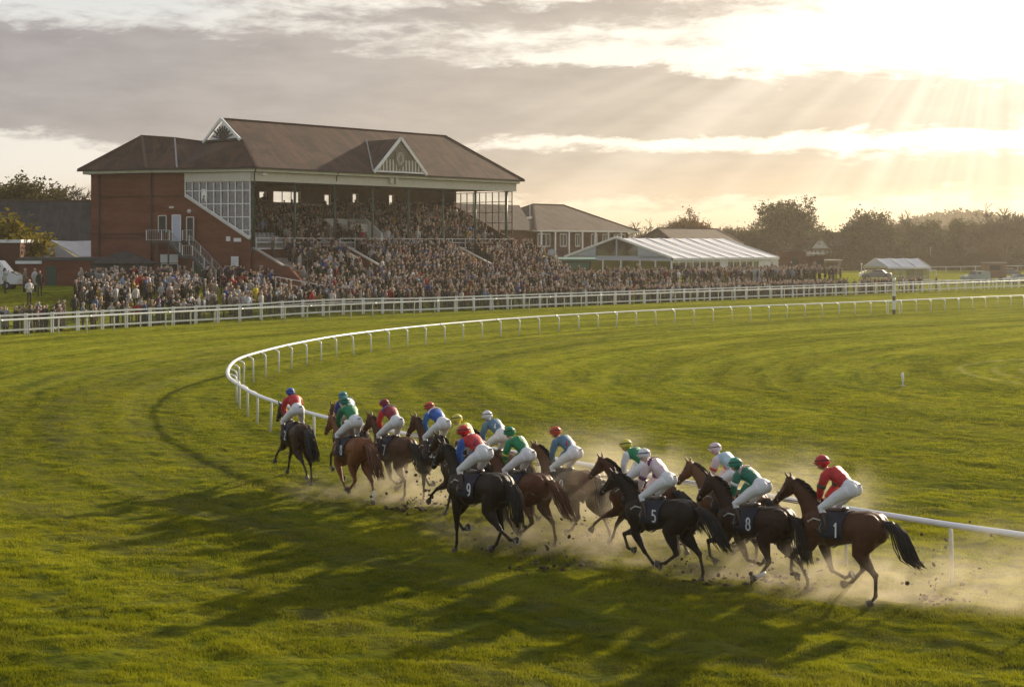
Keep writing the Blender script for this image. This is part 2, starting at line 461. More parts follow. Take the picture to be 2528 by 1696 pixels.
# rows by distance, columns by bearing; one sheet to the horizon
Ys = np.concatenate([np.array([-60, -20, 2]), np.arange(12, 19, 1.0), np.geomspace(19, 60, 420)[:-1], np.geomspace(60, 240, 260)[:-1], np.geomspace(240, 5000, 60)])
Xs = np.concatenate([-np.geomspace(1, .40, 12)[:-1]*1.0, np.linspace(-.40, .40, 420), np.geomspace(.40, 1, 12)[1:]])*1.0
ga, gY = np.meshgrid(Xs, Ys)
gX = np.where(gY < 12, ga*1.0*60, ga*np.maximum(gY, 12)*1.0)
gX = np.where(np.abs(ga) > .401, np.sign(ga)*(np.abs(ga)-.4)*7*np.maximum(gY, 60)+np.sign(ga)*.4*np.maximum(gY, 12), gX)
gZ = hgt(gX, gY)+bumps(gX, gY)*np.clip(1.3-gY/130, .2, 1)*(gY > 5)
nr, nc = gX.shape
idx = np.arange(nr*nc).reshape(nr, nc)
q = np.stack([idx[:-1, :-1], idx[:-1, 1:], idx[1:, 1:], idx[1:, :-1]], -1).reshape(-1, 4)

def grass_colour(nt, p, blade=False):
    x, y, z = nt.sep(p)
    n1 = nt.noise(nt.xyz(x*.9+y*.35, y*1.0-x*.15), 1.6, 5, .65, .6)        # tussocks
    n2 = nt.noise(nt.xyz(x, y), .22, 4, .6)                                # broad patches
    n3 = nt.noise(nt.xyz(x*.35+y*.1, y*.9), .75, 4, .6, 1.5)
    n4 = nt.noise(nt.xyz(x*1.6, y*3.6), 1.9, 5, .7)
    c = nt.ramp(n1, [(.28, (.048, .085, .008)), (.5, (.178, .200, .015)), (.70, (.300, .305, .028))])
    c = nt.mix(nt.smooth(n2, .42, .68)*.55, c, (.290, .280, .028))
    c = nt.mix(nt.smooth(n3, .55, .72)*.45, c, (.11, .10, .035))
    c = nt.mix(nt.smooth(n4, .515, .64)*.65, c, (.020, .032, .008))  # dark gaps and thin shadows between tufts, painted into the colour
    vo = nt.new('ShaderNodeTexVoronoi'); nt.set(vo.inputs['Vector'], nt.xyz(x*.8, y*1.5)); vo.inputs['Scale'].default_value = 1.7; vo.inputs['Randomness'].default_value = 1
    c = nt.mix((1.0-nt.smooth(E(nt, vo.outputs['Distance']), .09, .19))*nt.smooth(n3, .40, .52)*.85, c, (.020, .026, .008))
    # beaten line and old wheel marks that follow the track outside the rail
    at = nt.new('ShaderNodeAttribute'); at.attribute_name = 'wear'
    wv = E(nt, at.outputs['Fac'])
    at2 = nt.new('ShaderNodeAttribute'); at2.attribute_name = 'track'
    rs, ra_, _z = nt.sep(at2.outputs['Vector'])
    st = nt.noise(nt.xyz(rs*1.1+nt.noise(nt.xyz(x, y), .12, 2)*2, ra_*.07), 1.0, 4, .62)
    st2 = nt.noise(nt.xyz(rs*.30, ra_*.012), 1.0, 2, .5)
    c = nt.mix((_z*nt.smooth(n4, .35, .6)*.8).clamp(), c, (.40, .37, .18))
    c = nt.mix(nt.smooth(st, .50, .66)*.50, c, (.040, .070, .010))
    c = nt.mix(nt.smooth(st, .48, .34)*.40, c, (.30, .31, .04))
    c = nt.mix(1.0, c, nt.ramp(st2, [(.40, .78), (.60, 1.16)]), 'MULTIPLY')
    c = nt.mix((wv*nt.smooth(n1+n3, .8, 1.15)).clamp(), c, (.13, .125, .06))
    return c, n1, n4
m, nt, b = newmat('turf')
p = nt.coord('Object')
c, n1, n4 = grass_colour(nt, p)
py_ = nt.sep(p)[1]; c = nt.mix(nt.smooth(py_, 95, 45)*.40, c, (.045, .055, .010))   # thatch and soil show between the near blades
nt.set(b.inputs['Base Color'], c); b.inputs['Roughness'].default_value = .9; b.inputs['Specular IOR Level'].default_value = 0.0
x, y, z = nt.sep(p)
nb = nt.noise(nt.xyz(x*.8, y*1.4), 3.2, 6, .75, .4)
nb2 = nt.noise(nt.xyz(x, y), 14, 3, .7)
nt.set(b.inputs['Normal'], nt.bump(nb*.9+n1*.6+nb2*.22, 1.0, .14))
me = npmesh('turf', np.stack([gX, gY, gZ], -1).reshape(-1, 3), q, MAT['turf'])
def wear_at(X, Y):
    rd = rail_dist(X, Y)
    w_ = np.exp(-((rd-6.3)/.8)**2)*.5+np.exp(-((rd-9.4)/1.0)**2)*.35+np.exp(-((rd-3.6)/.9)**2)*.4
    w_ += (.25*np.sin(rd*2.1)**2)*(rd < 30)
    return np.clip(w_*np.clip(1.4-Y/110, .25, 1), 0, 1)
at = me.attributes.new('wear', 'FLOAT', 'POINT'); at.data.foreach_set('value', wear_at(gX.ravel(), gY.ravel()).astype(np.float32))
def mark_at(X, Y):                                              # pale wheel marks turning on the infield
    d_ = np.hypot(X-31, (Y-69.5)*.86); return np.exp(-((d_-8.3)/.16)**2)+np.exp(-((d_-6.7)/.14)**2)*.9+.8*np.exp(-((d_-5.4)/.12)**2)
def add_track(me, X, Y):
    s_, a_ = rail_sa(X, Y); at = me.attributes.new('track', 'FLOAT_VECTOR', 'POINT')
    at.data.foreach_set('vector', np.stack([s_, a_, mark_at(X, Y)], -1).astype(np.float32).ravel())
add_track(me, gX.ravel(), gY.ravel())
g = link_mesh('ground', me); g['kind'] = 'structure'

# ------------------------------------------------------------------ grass blades on the near track
def grass_blades(n_tuft, Y0, Y1, hgtb, wid, per, seed, aspect):
    r = np.random.default_rng(seed)
    # more tufts close by: uniform in screen height
    t = r.random(n_tuft); Yt = 1/(1/Y0+(1/Y1-1/Y0)*t)
    Xt = (r.random(n_tuft)*2-1)*.39*Yt
    keep = (vnoise(Xt*.9+Yt*.35, Yt*1.8, .42, 11)*.75+vnoise(Xt, Yt, 1.1, 12)*.35 < .655+.11*r.random(len(Xt)))
    Xt, Yt = Xt[keep], Yt[keep]; n = len(Xt)
    Hh = hgtb*(.45+.9*vnoise(Xt, Yt, .7, 13))*(Yt/Y0)**.35
    X = np.repeat(Xt, per)+r.normal(0, .035, n*per)*(np.repeat(Yt, per)/Y0)**.7
    Y = np.repeat(Yt, per)+r.normal(0, .035, n*per)
    hh = np.repeat(Hh, per)*(.6+.6*r.random(n*per))
    Zb = hgt(X, Y)+bumps(X, Y)*np.clip(1.3-Y/130, .2, 1)-.015
    an = r.random(n*per)*2*np.pi; ww = wid*(np.repeat(Yt, per)/Y0)**.8
    ln = hh*(.3+.7*r.random(n*per)); la = r.random(n*per)*2*np.pi
    b1 = np.stack([X-np.cos(an)*ww, Y-np.sin(an)*ww, Zb], -1)
    b2 = np.stack([X+np.cos(an)*ww, Y+np.sin(an)*ww, Zb], -1)
    tp = np.stack([X+np.cos(la)*ln, Y+np.sin(la)*ln, Zb+hh], -1)
    v = np.stack([b1, b2, tp], 1).reshape(-1, 3)
    return v, np.arange(len(v)).reshape(-1, 3), X, Y
m, nt, b = newmat('blade')
p = nt.coord('Object')
c, n1, n4 = grass_colour(nt, p)
x, y, z = nt.sep(p)
c = nt.mix(.30, c, (.31, .32, .022))
df = nt.new('ShaderNodeBsdfDiffuse'); tl = nt.new('ShaderNodeBsdfTranslucent'); mx = nt.new('ShaderNodeMixShader')
nt.set(df.inputs[0], c); nt.set(tl.inputs[0], nt.mix(1.0, c, (1.3, 1.25, .5), 'MULTIPLY')); mx.inputs[0].default_value = .45
nt.l.new(df.outputs[0], mx.inputs[1]); nt.l.new(tl.outputs[0], mx.inputs[2]); nt.l.new(mx.outputs[0], nt.n['Material Output'].inputs[0])
vs, fs, off = [], [], 0
for a in ((95000, 19, 33, .062, .006, 6, 21, 1), (80000, 31, 62, .055, .0075, 5, 22, 1), (34000, 58, 110, .055, .012, 5, 23, 1)):
    v, f, X, Y = grass_blades(*a)
    vs.append(v); fs.append(f+off); off += len(v)
v = np.concatenate(vs); f = np.concatenate(fs)
me = npmesh('grass', v, f, MAT['blade'], False, True)
at = me.attributes.new('wear', 'FLOAT', 'POINT'); at.data.foreach_set('value', np.repeat(wear_at(v[::3, 0], v[::3, 1]), 3).astype(np.float32))
xs_, ys_ = v[::3, 0], v[::3, 1]
s_, a_ = rail_sa(xs_, ys_); at = me.attributes.new('track', 'FLOAT_VECTOR', 'POINT'); at.data.foreach_set('vector', np.repeat(np.stack([s_, a_, mark_at(xs_, ys_)], -1), 3, axis=0).astype(np.float32).ravel())
o = link_mesh('grass', me); tag(o, 'short tufted green grass covering the racetrack turf', 'grass', kind='stuff')
# ------------------------------------------------------------------ running rails and fences
plain('rail_grey', (.60, .62, .63), .4, .06)
def path_pts(ctl, step): return [Vector((p.x, p.y, 0)) for p in spline(ctl, step)]
def tang(P, i): return (P[min(i+1, len(P)-1)]-P[max(i-1, 0)]).normalized()
def ground_z(p): return H0(p.x, p.y)
def running_rail(name, label, ctl, lean, spacing, prad, rw, hgt_=1.2):
    """White plastic rail; every post is straight and cranks over at its head to hold the rail."""
    P = path_pts(ctl, spacing)
    p0 = P[0]; root = thing(name, label, 'rail', (p0.x, p0.y, 0))
    fine_ = path_pts(ctl, .45)
    mb = MB()
    top = [Vector((p.x, p.y, ground_z(p)+hgt_)) for p in fine_]
    mb.tube(top, (rw*.5, rw*.62), 8, side=None, caps=True) if False else mb.tube(top, [(rw*.40, rw*.52)]*len(top), 8, side=(0, 0, 1))
    mb.build('top_rail', MAT['rail_white'], root)
    vis = []; rj = random.Random(5); joint = MB()
    for i, p in enumerate(P):
        t = tang(P, i); s = Vector((-t.y, t.x, 0))*lean
        z = ground_z(p); r = .34; jt = t*rj.gauss(0, .022)+s*rj.gauss(0, .02)
        if i % 3 == 0 and 15 < p.y < 150 and abs(p.x) < .38*p.y: joint = MB(); joint.tube([p-t*.11+Vector((0, 0, z+hgt_)), p+t*.11+Vector((0, 0, z+hgt_))], [(rw*.45, rw*.58)]*2, 8, side=(0, 0, 1)); joint.build('joint_sleeve', MAT['rail_grey'], root)
        pts = [p+s*r+jt+Vector((0, 0, z-.05)), p+s*r+Vector((0, 0, z+hgt_-.22))]
        for k in range(1, 5):
            a = k/4*math.pi/2
            pts.append(p+s*(r-(r-.02)*(1-math.cos(a)))+Vector((0, 0, z+hgt_-.22+.20*math.sin(a))))
        vis.append((p.length, i, pts))
    inside = [q for q in vis if abs(q[2][0].x) < .37*q[2][0].y+1 and q[2][0].y > 15]
    inside.sort(); keep = set(i for _, i, _ in inside[:100])
    rest = MB(); nrest = 0
    for _, i, pts in vis:
        if i in keep:
            m_ = MB(); m_.tube(pts, prad, 7); m_.build('post', MAT['rail_white'], root)
        elif abs(pts[0].x) < .42*pts[0].y+2: rest.tube(pts, prad, 5); nrest += 1
    if nrest:
        o = rest.build('far_posts', MAT['rail_white'], root); o['kind'] = 'stuff'; o['label'] = 'far white posts of the rail'
    return root
running_rail('running_rail', 'white curved inner running rail sweeping round the bend beside the horses', rail_ctl, -1, 2.3, .042, .15)
running_rail('running_rail', 'white outer running rail with cranked posts along the track in front of the crowd', out_ctl, 1, 2.45, .05, .14)

# spectator fence: square posts, three rails and wire infill
def offset_path(ctl, d, step):
    P = path_pts(ctl, step); o = []
    for i, p in enumerate(P):
        t = tang(P, i); o.append(p+Vector((-t.y, t.x, 0))*d)
    return o
plain('wire', (.22, .24, .25), .5, .1)
FP = offset_path(out_ctl, 2.6, 2.25)
root = thing('spectator_fence', 'white post and rail fence with wire infill holding back the spectators', 'fence', (FP[0].x, FP[0].y, 0))
for nm, zz, hh in (('top_rail', 1.38, .13), ('middle_rail', 1.12, .07), ('bottom_rail', .32, .13)):
    mb = MB()
    for a, b_ in zip(FP, FP[1:]):
        mb.beam(a+Vector((0, 0, ground_z(a)+zz)), b_+Vector((0, 0, ground_z(b_)+zz)), .05, hh)
    mb.build(nm, MAT['rail_white'], root)
mb = MB()
for a, b_ in zip(FP, FP[1:]):
    for zz in (.45, .58, .71, .84, .97, 1.06):
        mb.beam(a+Vector((0, 0, ground_z(a)+zz)), b_+Vector((0, 0, ground_z(b_)+zz)), .012, .016)
mb.build('wire_infill', MAT['wire'], root)
cand = sorted((p.length, i) for i, p in enumerate(FP) if abs(p.x) < .38*p.y+1)
keep = set(i for _, i in cand[:100]); rest = MB(); nrest = 0
for i, p in enumerate(FP):
    z = ground_z(p)
    t = tang(FP, i); rz = math.atan2(t.y, t.x)
    mb = MB() if i in keep else rest
    for s in (-.09, .09):
        mb.box(p+t*s+Vector((0, 0, z+.74)), (.075, .10, 1.5), rz)
    if i in keep: mb.build('post', MAT['rail_white'], root)
    else: nrest += 1
if nrest:
    o = rest.build('far_posts', MAT['rail_white'], root); o['kind'] = 'stuff'; o['label'] = 'far posts of the fence'

# winning post
x, y = gp(2207, 776)
root = thing('winning_post', 'black and white banded winning post standing at the inner rail', 'post', (x, y, 0))
mb = MB()
for i in range(7):
    mb = MB(); mb.tube([(x, y, i*.42), (x, y, i*.42+.42)], .15, 10, smooth=False)
    mb.build('band', MAT['darkgrey' if i in (0, 3) else 'white'], root)
mb = MB(); mb.tube([(x, y, 2.94), (x, y, 3.0)], .24, 14, smooth=False); mb.build('cap_plate', MAT['grey'], root)
mb = MB(); mb.tube([(x, y+.02, 3.0), (x, y+.02, 3.35)], [.17, .15], 14); mb.build('head', MAT['white'], root)
mb = MB()
for s in (-.5, .5):
    mb.beam((x+s, y, .0), (x+s, y, 1.2), .07, .07)
    mb.beam((x+s, y, 1.15), (x, y, 1.15), .07, .07)
mb.build('bracket', MAT['rail_white'], root)
# slim white marker standing on the infield
x, y = gp(2229, 953)
root = thing('track_marker', 'small white marker post standing alone on the infield turf', 'marker', (x, y, 0))
mb = MB(); mb.tube([(x, y, 0), (x, y, .28), (x-.02, y, .52), (x-.02, y, .62)], [.02, .055, .07, .02], 8); mb.build('body', MAT['white'], root)
mb = MB(); mb.box((x, y, .015), (.2, .2, .03)); mb.build('base', MAT['grey'], root)
# ------------------------------------------------------------------ grandstand
A0 = Vector((-24.5, 133.0, 0)); ZE = 13.7
def G(u, v, z=0.0): return A0+U*u+V*v+Vector((0, 0, z))
def onpx(px, py, z):                       # world point at height z seen at a photo pixel
    Y = F*(z-H)/(HY-py); return Vector(((px-CX)*Y/F, Y, z))
def atY(px, py, Y): return Vector(((px-CX)*Y/F, Y, H+(HY-py)*Y/F))
GS = thing('grandstand', 'long red brick grandstand with hipped tile roof, open front and packed seating', 'grandstand', (A0.x, A0.y, 0))
LEN = 35.6; DEP = 11.6
# key roof points
E3 = G(-.35, -1.1, ZE); E4 = G(LEN+.9, -1.1, ZE); E5 = G(LEN+.9, DEP+2.2, ZE)
E2 = Vector((-31.9, 133.9, ZE)); E1 = Vector((-34.9, 134.3, ZE)); E0 = Vector((-42.4, 137.2, ZE))
EB0 = Vector((-39.5, 147.0, ZE)); EB1 = G(0, DEP+2.2, ZE)
RV = 6.2; RZ = 18.75
R2 = G(1.1, RV, RZ); R3 = G(31.2, RV, RZ)
gw = 3.1; gz = RZ-gw*(RZ-ZE)/(RV+1.1)
Gr = G(1.1, RV-gw, gz); Gl = G(1.1, RV+gw, gz)
R0 = Vector((-36.6, 139.0, 17.15)); R1 = Vector((-33.4, 139.3, 16.95))
mb = MB()
t = .0
mb.poly([E3, E4, R3, R2, Gr]); mb.poly([E4, E5, R3]); mb.poly([E5, EB1, Gl, R2, R3])
mb.poly([E2, E3, Gr]); mb.poly([E2, Gr, Gl, R1]); mb.poly([E1, E2, R1, R0]); mb.poly([E0, E1, R0]); mb.poly([E0, R0, EB0])
mb.poly([EB0, R0, R1, Gl, EB1])
roof = mb.build('roof', MAT['roof_tile'], GS)
# ridge tiles and hips
plain('ridge', (.10, .06, .045), .85, .2, 4)
mb = MB()
for a, b_ in ((R2, R3), (E4, R3), (E3, Gr), (E1, R0), (R0, R1), (E0, R0), (R1, Gl)):
    mb.beam(a+Vector((0, 0, .03)), b_+Vector((0, 0, .03)), .26, .14)
mb.build('ridge_tiles', MAT['ridge'], roof)
mb = MB(); mb.beam(R1+Vector((0, 0, .05)), E2+Vector((0, 0, .06)), .16, .05); mb.build('valley_flashing', MAT['grey'], roof)
# dormer gable on the front slope
sl = (RZ-ZE)/(RV+1.1)
dt0, dt1 = 14.0, 21.3; dm = 17.65; dz = 17.35; dv = -1.0
ap = G(dm, dv, dz); bl = G(dt0, dv, ZE+.1); br_ = G(dt1, dv, ZE+.1)
back = G(dm, (dz-ZE)/sl-1.1, dz)
mb = MB(); mb.poly([bl-V*.15-Z*.05, back, ap-V*.15]); mb.poly([ap-V*.15, back, br_-V*.15-Z*.05]); o = mb.build('dormer_roof', MAT['roof_tile'], GS)
mb = MB(); mb.beam(bl+Z*.12-V*.1, back+Z*.1, .14, .05); mb.build('valley_flashing', MAT['grey'], o)
dorm = MB(); dorm.slab([bl, br_, ap-Z*.15], V*.12)
plain('timber_panel', (.22, .19, .16), .8, .2, 3)
dg_ = dorm.build('gable_panel', MAT['timber_panel'], GS)
mb = MB()
for a in (bl, br_): mb.beam(a-V*.28-Z*.05, ap-V*.28+Z*.05, .12, .30)
mb.beam(bl-V*.2+Z*.08, br_-V*.2+Z*.08, .1, .16); mb.build('bargeboard', MAT['white'], dg_)
mb = MB()
for i in range(15):
    u = dt0+.55+i*(dt1-dt0-1.1)/14; hh = min(1.25, (dz-ZE)*(1-abs(u-dm)/((dt1-dt0)/2))-.25)
    if hh > .15: mb.beam(G(u, dv-.05, ZE+.2), G(u, dv-.05, ZE+.2+hh), .16, .06, up=V)
mb.build('stripe_boards', MAT['cream'], dg_)
mb = MB()
mb.slab([G(dm-.6, dv-.1, 16.0), G(dm-.68, dv-.1, 15.2), G(dm-.35, dv-.1, 14.45), G(dm, dv-.1, 14.2), G(dm+.35, dv-.1, 14.45), G(dm+.68, dv-.1, 15.2), G(dm+.6, dv-.1, 16.0)], -V*.08)
mb.beam(G(dm-1.3, dv-.08, 15.6), G(dm-.75, dv-.08, 15.75), .08, .3); mb.beam(G(dm+.75, dv-.08, 15.75), G(dm+1.3, dv-.08, 15.6), .08, .3)
mb.build('shield', MAT['timber_panel'], dg_)
mb = MB()
for r_ in (.52, .34): 
    mb.tube([G(dm+r_*math.sin(a)*.8, dv-.2, 15.25+r_*1.2*math.cos(a)) for a in np.linspace(0, 6.283, 17)], .035, 5)
mb.build('crest', MAT['cream'], dg_)
# side gablet with fan framing
Ap = R2-U*.25
mb = MB(); mb.slab([Gr-U*.15, Gl-U*.15, Ap+U*.1-Z*.12], U*.1); gp_ = mb.build('gablet_panel', MAT['white'], GS)
mb = MB()
for a in (Gr, Gl): mb.beam(a-U*.35-Z*.06, Ap-U*.12+Z*.02, .16, .27)
mb.build('bargeboard', MAT['white'], gp_)
mb = MB(); mid = (Gr+Gl)/2-U*.24
for k in range(-4, 5):
    a = k*.33; L = 1.35 if abs(k) < 3 else 1.75
    mb.beam(mid+Z*.12, mid+Z*(.12+L*math.cos(a))+V*(L*math.sin(a)), .12, .07, up=U)
for r_ in (.55, 1.05):
    for k in range(-5, 5):
        a, c_ = k*.28, (k+1)*.28
        mb.beam(mid+Z*(.12+r_*math.cos(a))+V*(r_*math.sin(a)), mid+Z*(.12+r_*math.cos(c_))+V*(r_*math.sin(c_)), .06, .08, up=U)
mb.beam(Gr-U*.26+Z*.08, Gl-U*.26+Z*.08, .08, .16); mb.build('fan_framing', MAT['dark'], gp_)
# gutter, fascia and beam
mb = MB()
loop = [E0, E1, E2, E3, E4, E5]
for a, b_ in zip(loop, loop[1:]): mb.beam(a-Z*.09, b_-Z*.09, .16, .14)
mb.build('gutter', MAT['dark'], roof)
mb = MB()
def inset(p, k):
    c = G(10, 5); return Vector((p.x+(c.x-p.x)*k, p.y+(c.y-p.y)*k, p.z))
inn = [Vector((-41.9, 137.35, ZE)), Vector((-34.8, 134.75, ZE)), Vector((-31.9, 134.35, ZE)), G(-.25, -.7, ZE), G(LEN+.5, -.7, ZE), G(LEN+.5, DEP+1.5, ZE)]
for a, b_ in zip(inn, inn[1:]): mb.beam(a-Z*.26, b_-Z*.26, .06, .24)
mb.build('fascia', MAT['white'], roof)
mb = MB(); mb.beam(G(-.25, -.15, 12.93), G(LEN+.4, -.15, 12.93), .3, 1.0)
wallL0 = Vector((-31.3, 134.75, 0)); 
mb.beam(Vector((wallL0.x, wallL0.y, 12.93)), G(-.25, -.1, 12.93), .3, 1.0); mb.build('eaves_beam', MAT['cream'], GS)
mb = MB()
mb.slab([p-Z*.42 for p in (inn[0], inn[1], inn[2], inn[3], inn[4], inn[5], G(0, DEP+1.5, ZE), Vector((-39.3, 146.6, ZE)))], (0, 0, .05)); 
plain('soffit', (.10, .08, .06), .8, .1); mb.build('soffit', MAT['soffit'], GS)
# brick walls. left end: tower faces
gzb = 2.0
WA = Vector((-41.3, 138.0, 0)); WB = Vector((-34.35, 135.35, 0)); WC = Vector((-31.3, 134.95, 0)); WD = G(-.2, .1); WE_ = Vector((-38.3, 146.0, 0))
zt = ZE-.4
mb = MB()
def wall(mb, pts, th=.3, back=None):
    n = (pts[1]-pts[0]).cross(pts[2]-pts[0]).normalized()
    mb.slab(pts, n*(-th) if back is None else back)
zv = lambda p, z: Vector((p.x, p.y, z))
wall(mb, [zv(WA, gzb), zv(WB, gzb), zv(WB, zt), zv(WA, zt)], back=Vector((.1, .28, 0)))
mb.build('end_wall', MAT['brick'], GS)
mb = MB(); wall(mb, [zv(WE_, gzb), zv(WA, gzb), zv(WA, zt), zv(WE_, zt)], back=Vector((.28, .05, 0))); mb.build('end_wall', MAT['brick'], GS)
# side wall below the sloping glazed screen; its top follows the rake of the seats
mb = MB(); bk = Vector((.08, .29, 0))
zg0, zg1 = 11.05, 7.55
wall(mb, [zv(WB, gzb), zv(WD, gzb), zv(WD, 6.9), zv(WC, zg0), zv(WC, zt), zv(WB, zt)], back=bk)
sw = mb.build('side_wall', MAT['brick'], GS)
mb = MB(); mb.beam(zv(WC, zg0+.05)-bk*.1, zv(WD, 6.95)-bk*.1, .45, .16); mb.build('coping', MAT['cream'], sw)
# glazed screen
d_ = (WD-WC); L_ = d_.length; dn = d_.normalized()
def ztop(t): return 12.42
def zbot(t): return zg0+.12+(6.95-zg0)*(t/L_)
mb = MB(); mb.poly([zv(WC, zg0+.1), zv(WD, 7.05), zv(WD, 12.45), zv(WC, 12.45)])
gl = mb.build('glass_screen', MAT['glass_dark'], GS)
mb = MB()
offn = Vector((-.02, -.09, 0))
for i in range(10):
    p = WC+dn*(L_*i/9)+offn; mb.beam(zv(p, zbot(L_*i/9)), zv(p, 12.45), .09, .1, up=dn)
for zz in (12.42, 11.55, 10.3, 9.05, 7.8):
    t0 = 0 if zz > zg0 else L_*(zg0-zz)/(zg0-6.95)+.1
    mb.beam(zv(WC+dn*t0+offn, zz), zv(WD+offn, zz), .08, .09)
mb.beam(zv(WC+offn, zg0+.2), zv(WD+offn, 7.1), .1, .14)
mb.build('glazing_bars', MAT['white'], gl)
# string courses and downpipes on the end walls
mb = MB()
for z_ in (7.5, 7.1, 11.1):
    mb.beam(zv(WA, z_)+Vector((-.03, -.07, 0)), zv(WB, z_)+Vector((-.03, -.07, 0)), .1, .09)
    mb.beam(zv(WB, z_)+Vector((-.01, -.06, 0)), zv(WC, z_)+Vector((-.01, -.06, 0)), .1, .09)
mb.build('string_course', MAT['brick_brown'], GS)
for p in (WA+Vector((.95, -.55, 0)), WB+Vector((-.35, -.02, 0))):
    mb = MB(); mb.tube([zv(p, gzb), zv(p, zt+.1)], .075, 8); mb.tube([zv(p, zt), zv(p, zt+.2), zv(p+Vector((-.1, -.5, 0)), zt+.32)], .07, 6); mb.build('downpipe', MAT['dark'], GS)
# right end: low brick flank and the far glazed screen the sky shines through
mb = MB(); mb.slab([G(LEN, 0, gzb), G(LEN, DEP, gzb), G(LEN, DEP, 11.2), G(LEN, 9.3, 11.0), G(LEN, 0, 7.0)], U*.3); mb.build('flank_wall', MAT['brick_brown'], GS)
mb = MB(); mb.poly([G(LEN+.1, 0, 7.0), G(LEN+.1, 9.3, 11.0), G(LEN+.1, 9.3, 12.45), G(LEN+.1, 0, 12.45)]); gl = mb.build('glass_screen', MAT['glass'], GS)
mb = MB()
for i in range(10):
    v_ = 9.3*i/9; mb.beam(G(LEN, v_, 7.0+v_*.43), G(LEN, v_, 12.45), .09, .08, up=V)
for zz in (12.42, 11.3, 10.1, 8.9, 7.8):
    v1 = 9.3 if zz > 11 else (zz-7.0)/.43
    mb.beam(G(LEN, 0, zz), G(LEN, v1, zz), .06, .07)
mb.build('glazing_bars', MAT['darkgrey'], gl)
mb = MB(); mb.slab([G(LEN, 9.3, 11), G(LEN, DEP, 11), G(LEN, DEP, zt), G(LEN, 9.3, zt)], U*.28); mb.build('end_wall', MAT['brick_brown'], GS)
# back wall with windows where the evening sky shows through
mb = MB(); bw = DEP
openings = [(2.0, 2.9, 10.4, 12.1), (9.2, 10.1, 10.9, 12.0), (11.0, 14.6, 10.9, 12.1), (17.9, 18.8, 10.2, 11.9), (21.9, 22.7, 10.9, 12.1), (27.3, 28.1, 10.6, 12.1)]
us = [-2.0]; 
for a in openings: us += [a[0], a[1]]
us.append(LEN)
for i in range(0, len(us)-1):
    a, b_ = us[i], us[i+1]
    if i % 2 == 0: mb.slab([G(a, bw, 2), G(b_, bw, 2), G(b_, bw, zt), G(a, bw, zt)], V*.3)
    else:
        o_ = openings[i//2]
        mb.slab([G(a, bw, 2), G(b_, bw, 2), G(b_, bw, o_[2]), G(a, bw, o_[2])], V*.3)
        mb.slab([G(a, bw, o_[3]), G(b_, bw, o_[3]), G(b_, bw, zt), G(a, bw, zt)], V*.3)
plain('render_wall', (.16, .10, .07), .85, .15, 1.2)
bwall = mb.build('back_wall', MAT['render_wall'], GS)
for a in openings:
    m1 = MB(); m1.beam(G(a[0], bw-.05, a[2]), G(a[1], bw-.05, a[2]), .12, .08); m1.beam(G(a[0], bw-.05, a[3]), G(a[1], bw-.05, a[3]), .12, .08)
    n_ = 1 if a[1]-a[0] < 1.5 else 3
    for k in range(n_+1):
        u = a[0]+(a[1]-a[0])*k/n_; m1.beam(G(u, bw-.05, a[2]), G(u, bw-.05, a[3]), .08, .08, up=V)
    wdw = m1.build('window', MAT['cream'], GS)
    m1 = MB(); m1.poly([G(a[0], bw+.12, a[2]), G(a[1], bw+.12, a[2]), G(a[1], bw+.12, a[3]), G(a[0], bw+.12, a[3])]); m1.build('pane', MAT['glass'], wdw)
# commentary box: white fronted balcony at the back
mb = MB(); mb.slab([G(9.4, 9.1, 9.5), G(15.6, 9.1, 9.5), G(15.6, 9.1, 10.75), G(10.2, 9.1, 10.75), G(9.4, 9.1, 10.2)], V*.25)
mb.slab([G(9.4, 9.35, 9.5), G(9.65, 9.35, 9.5), G(9.65, 9.35, 10.2), G(9.4, 9.35, 10.2)], V*2.2)
mb.build('commentary_balcony', MAT['cream'], GS)
# cast iron columns
for i in range(8):
    u = i*34.7/7
    mb = MB(); mb.tube([G(u, 0, 5.6), G(u, 0, 12.5)], .13, 10); mb.tube([G(u, 0, 12.15), G(u, 0, 12.45)], [.14, .26], 10)
    mb.tube([G(u, 0, 5.6), G(u, 0, 6.2)], [.2, .17], 10)
    mb.build('column', MAT['green_paint'], GS)
mb = MB(); mb.tube([G(-.3, -.9, ZE-.1), G(-.25, -.6, ZE-.55), G(.0, -.25, 12.4), G(0, -.22, 3)], .06, 6); mb.build('downpipe', MAT['dark'], GS)
mb = MB(); mb.tube([G(9.7, -.9, ZE-.1), G(9.8, -.5, ZE-.5), G(9.95, -.22, 12.6), G(9.95, -.2, 6.2)], .05, 6); mb.build('downpipe', MAT['dark'], GS)
mb = MB(); mb.box(G(.9, -.55, 13.1), (.5, .22, .2), math.radians(46)); mb.box(G(.6, -.4, 13.12), (.1, .1, .3)); mb.build('camera_box', MAT['white'], GS)
mb = MB(); mb.box(G(17.0, -.5, 13.0), (.45, .3, .55), math.radians(46)); mb.box(G(17.7, -.5, 13.0), (.35, .3, .6), math.radians(46)); mb.build('loudspeaker', MAT['cream'], GS)
# roof trusses seen under the soffit
mb = MB()
for i in range(8):
    u = i*34.7/7+.15; mb.beam(G(u, .1, 12.6), G(u, DEP, 12.75), .14, .25)
mb.beam(G(0, 5.5, 12.7), G(LEN, 5.5, 12.7), .14, .25)
mb.build('roof_beams', MAT['darkgrey'], GS)
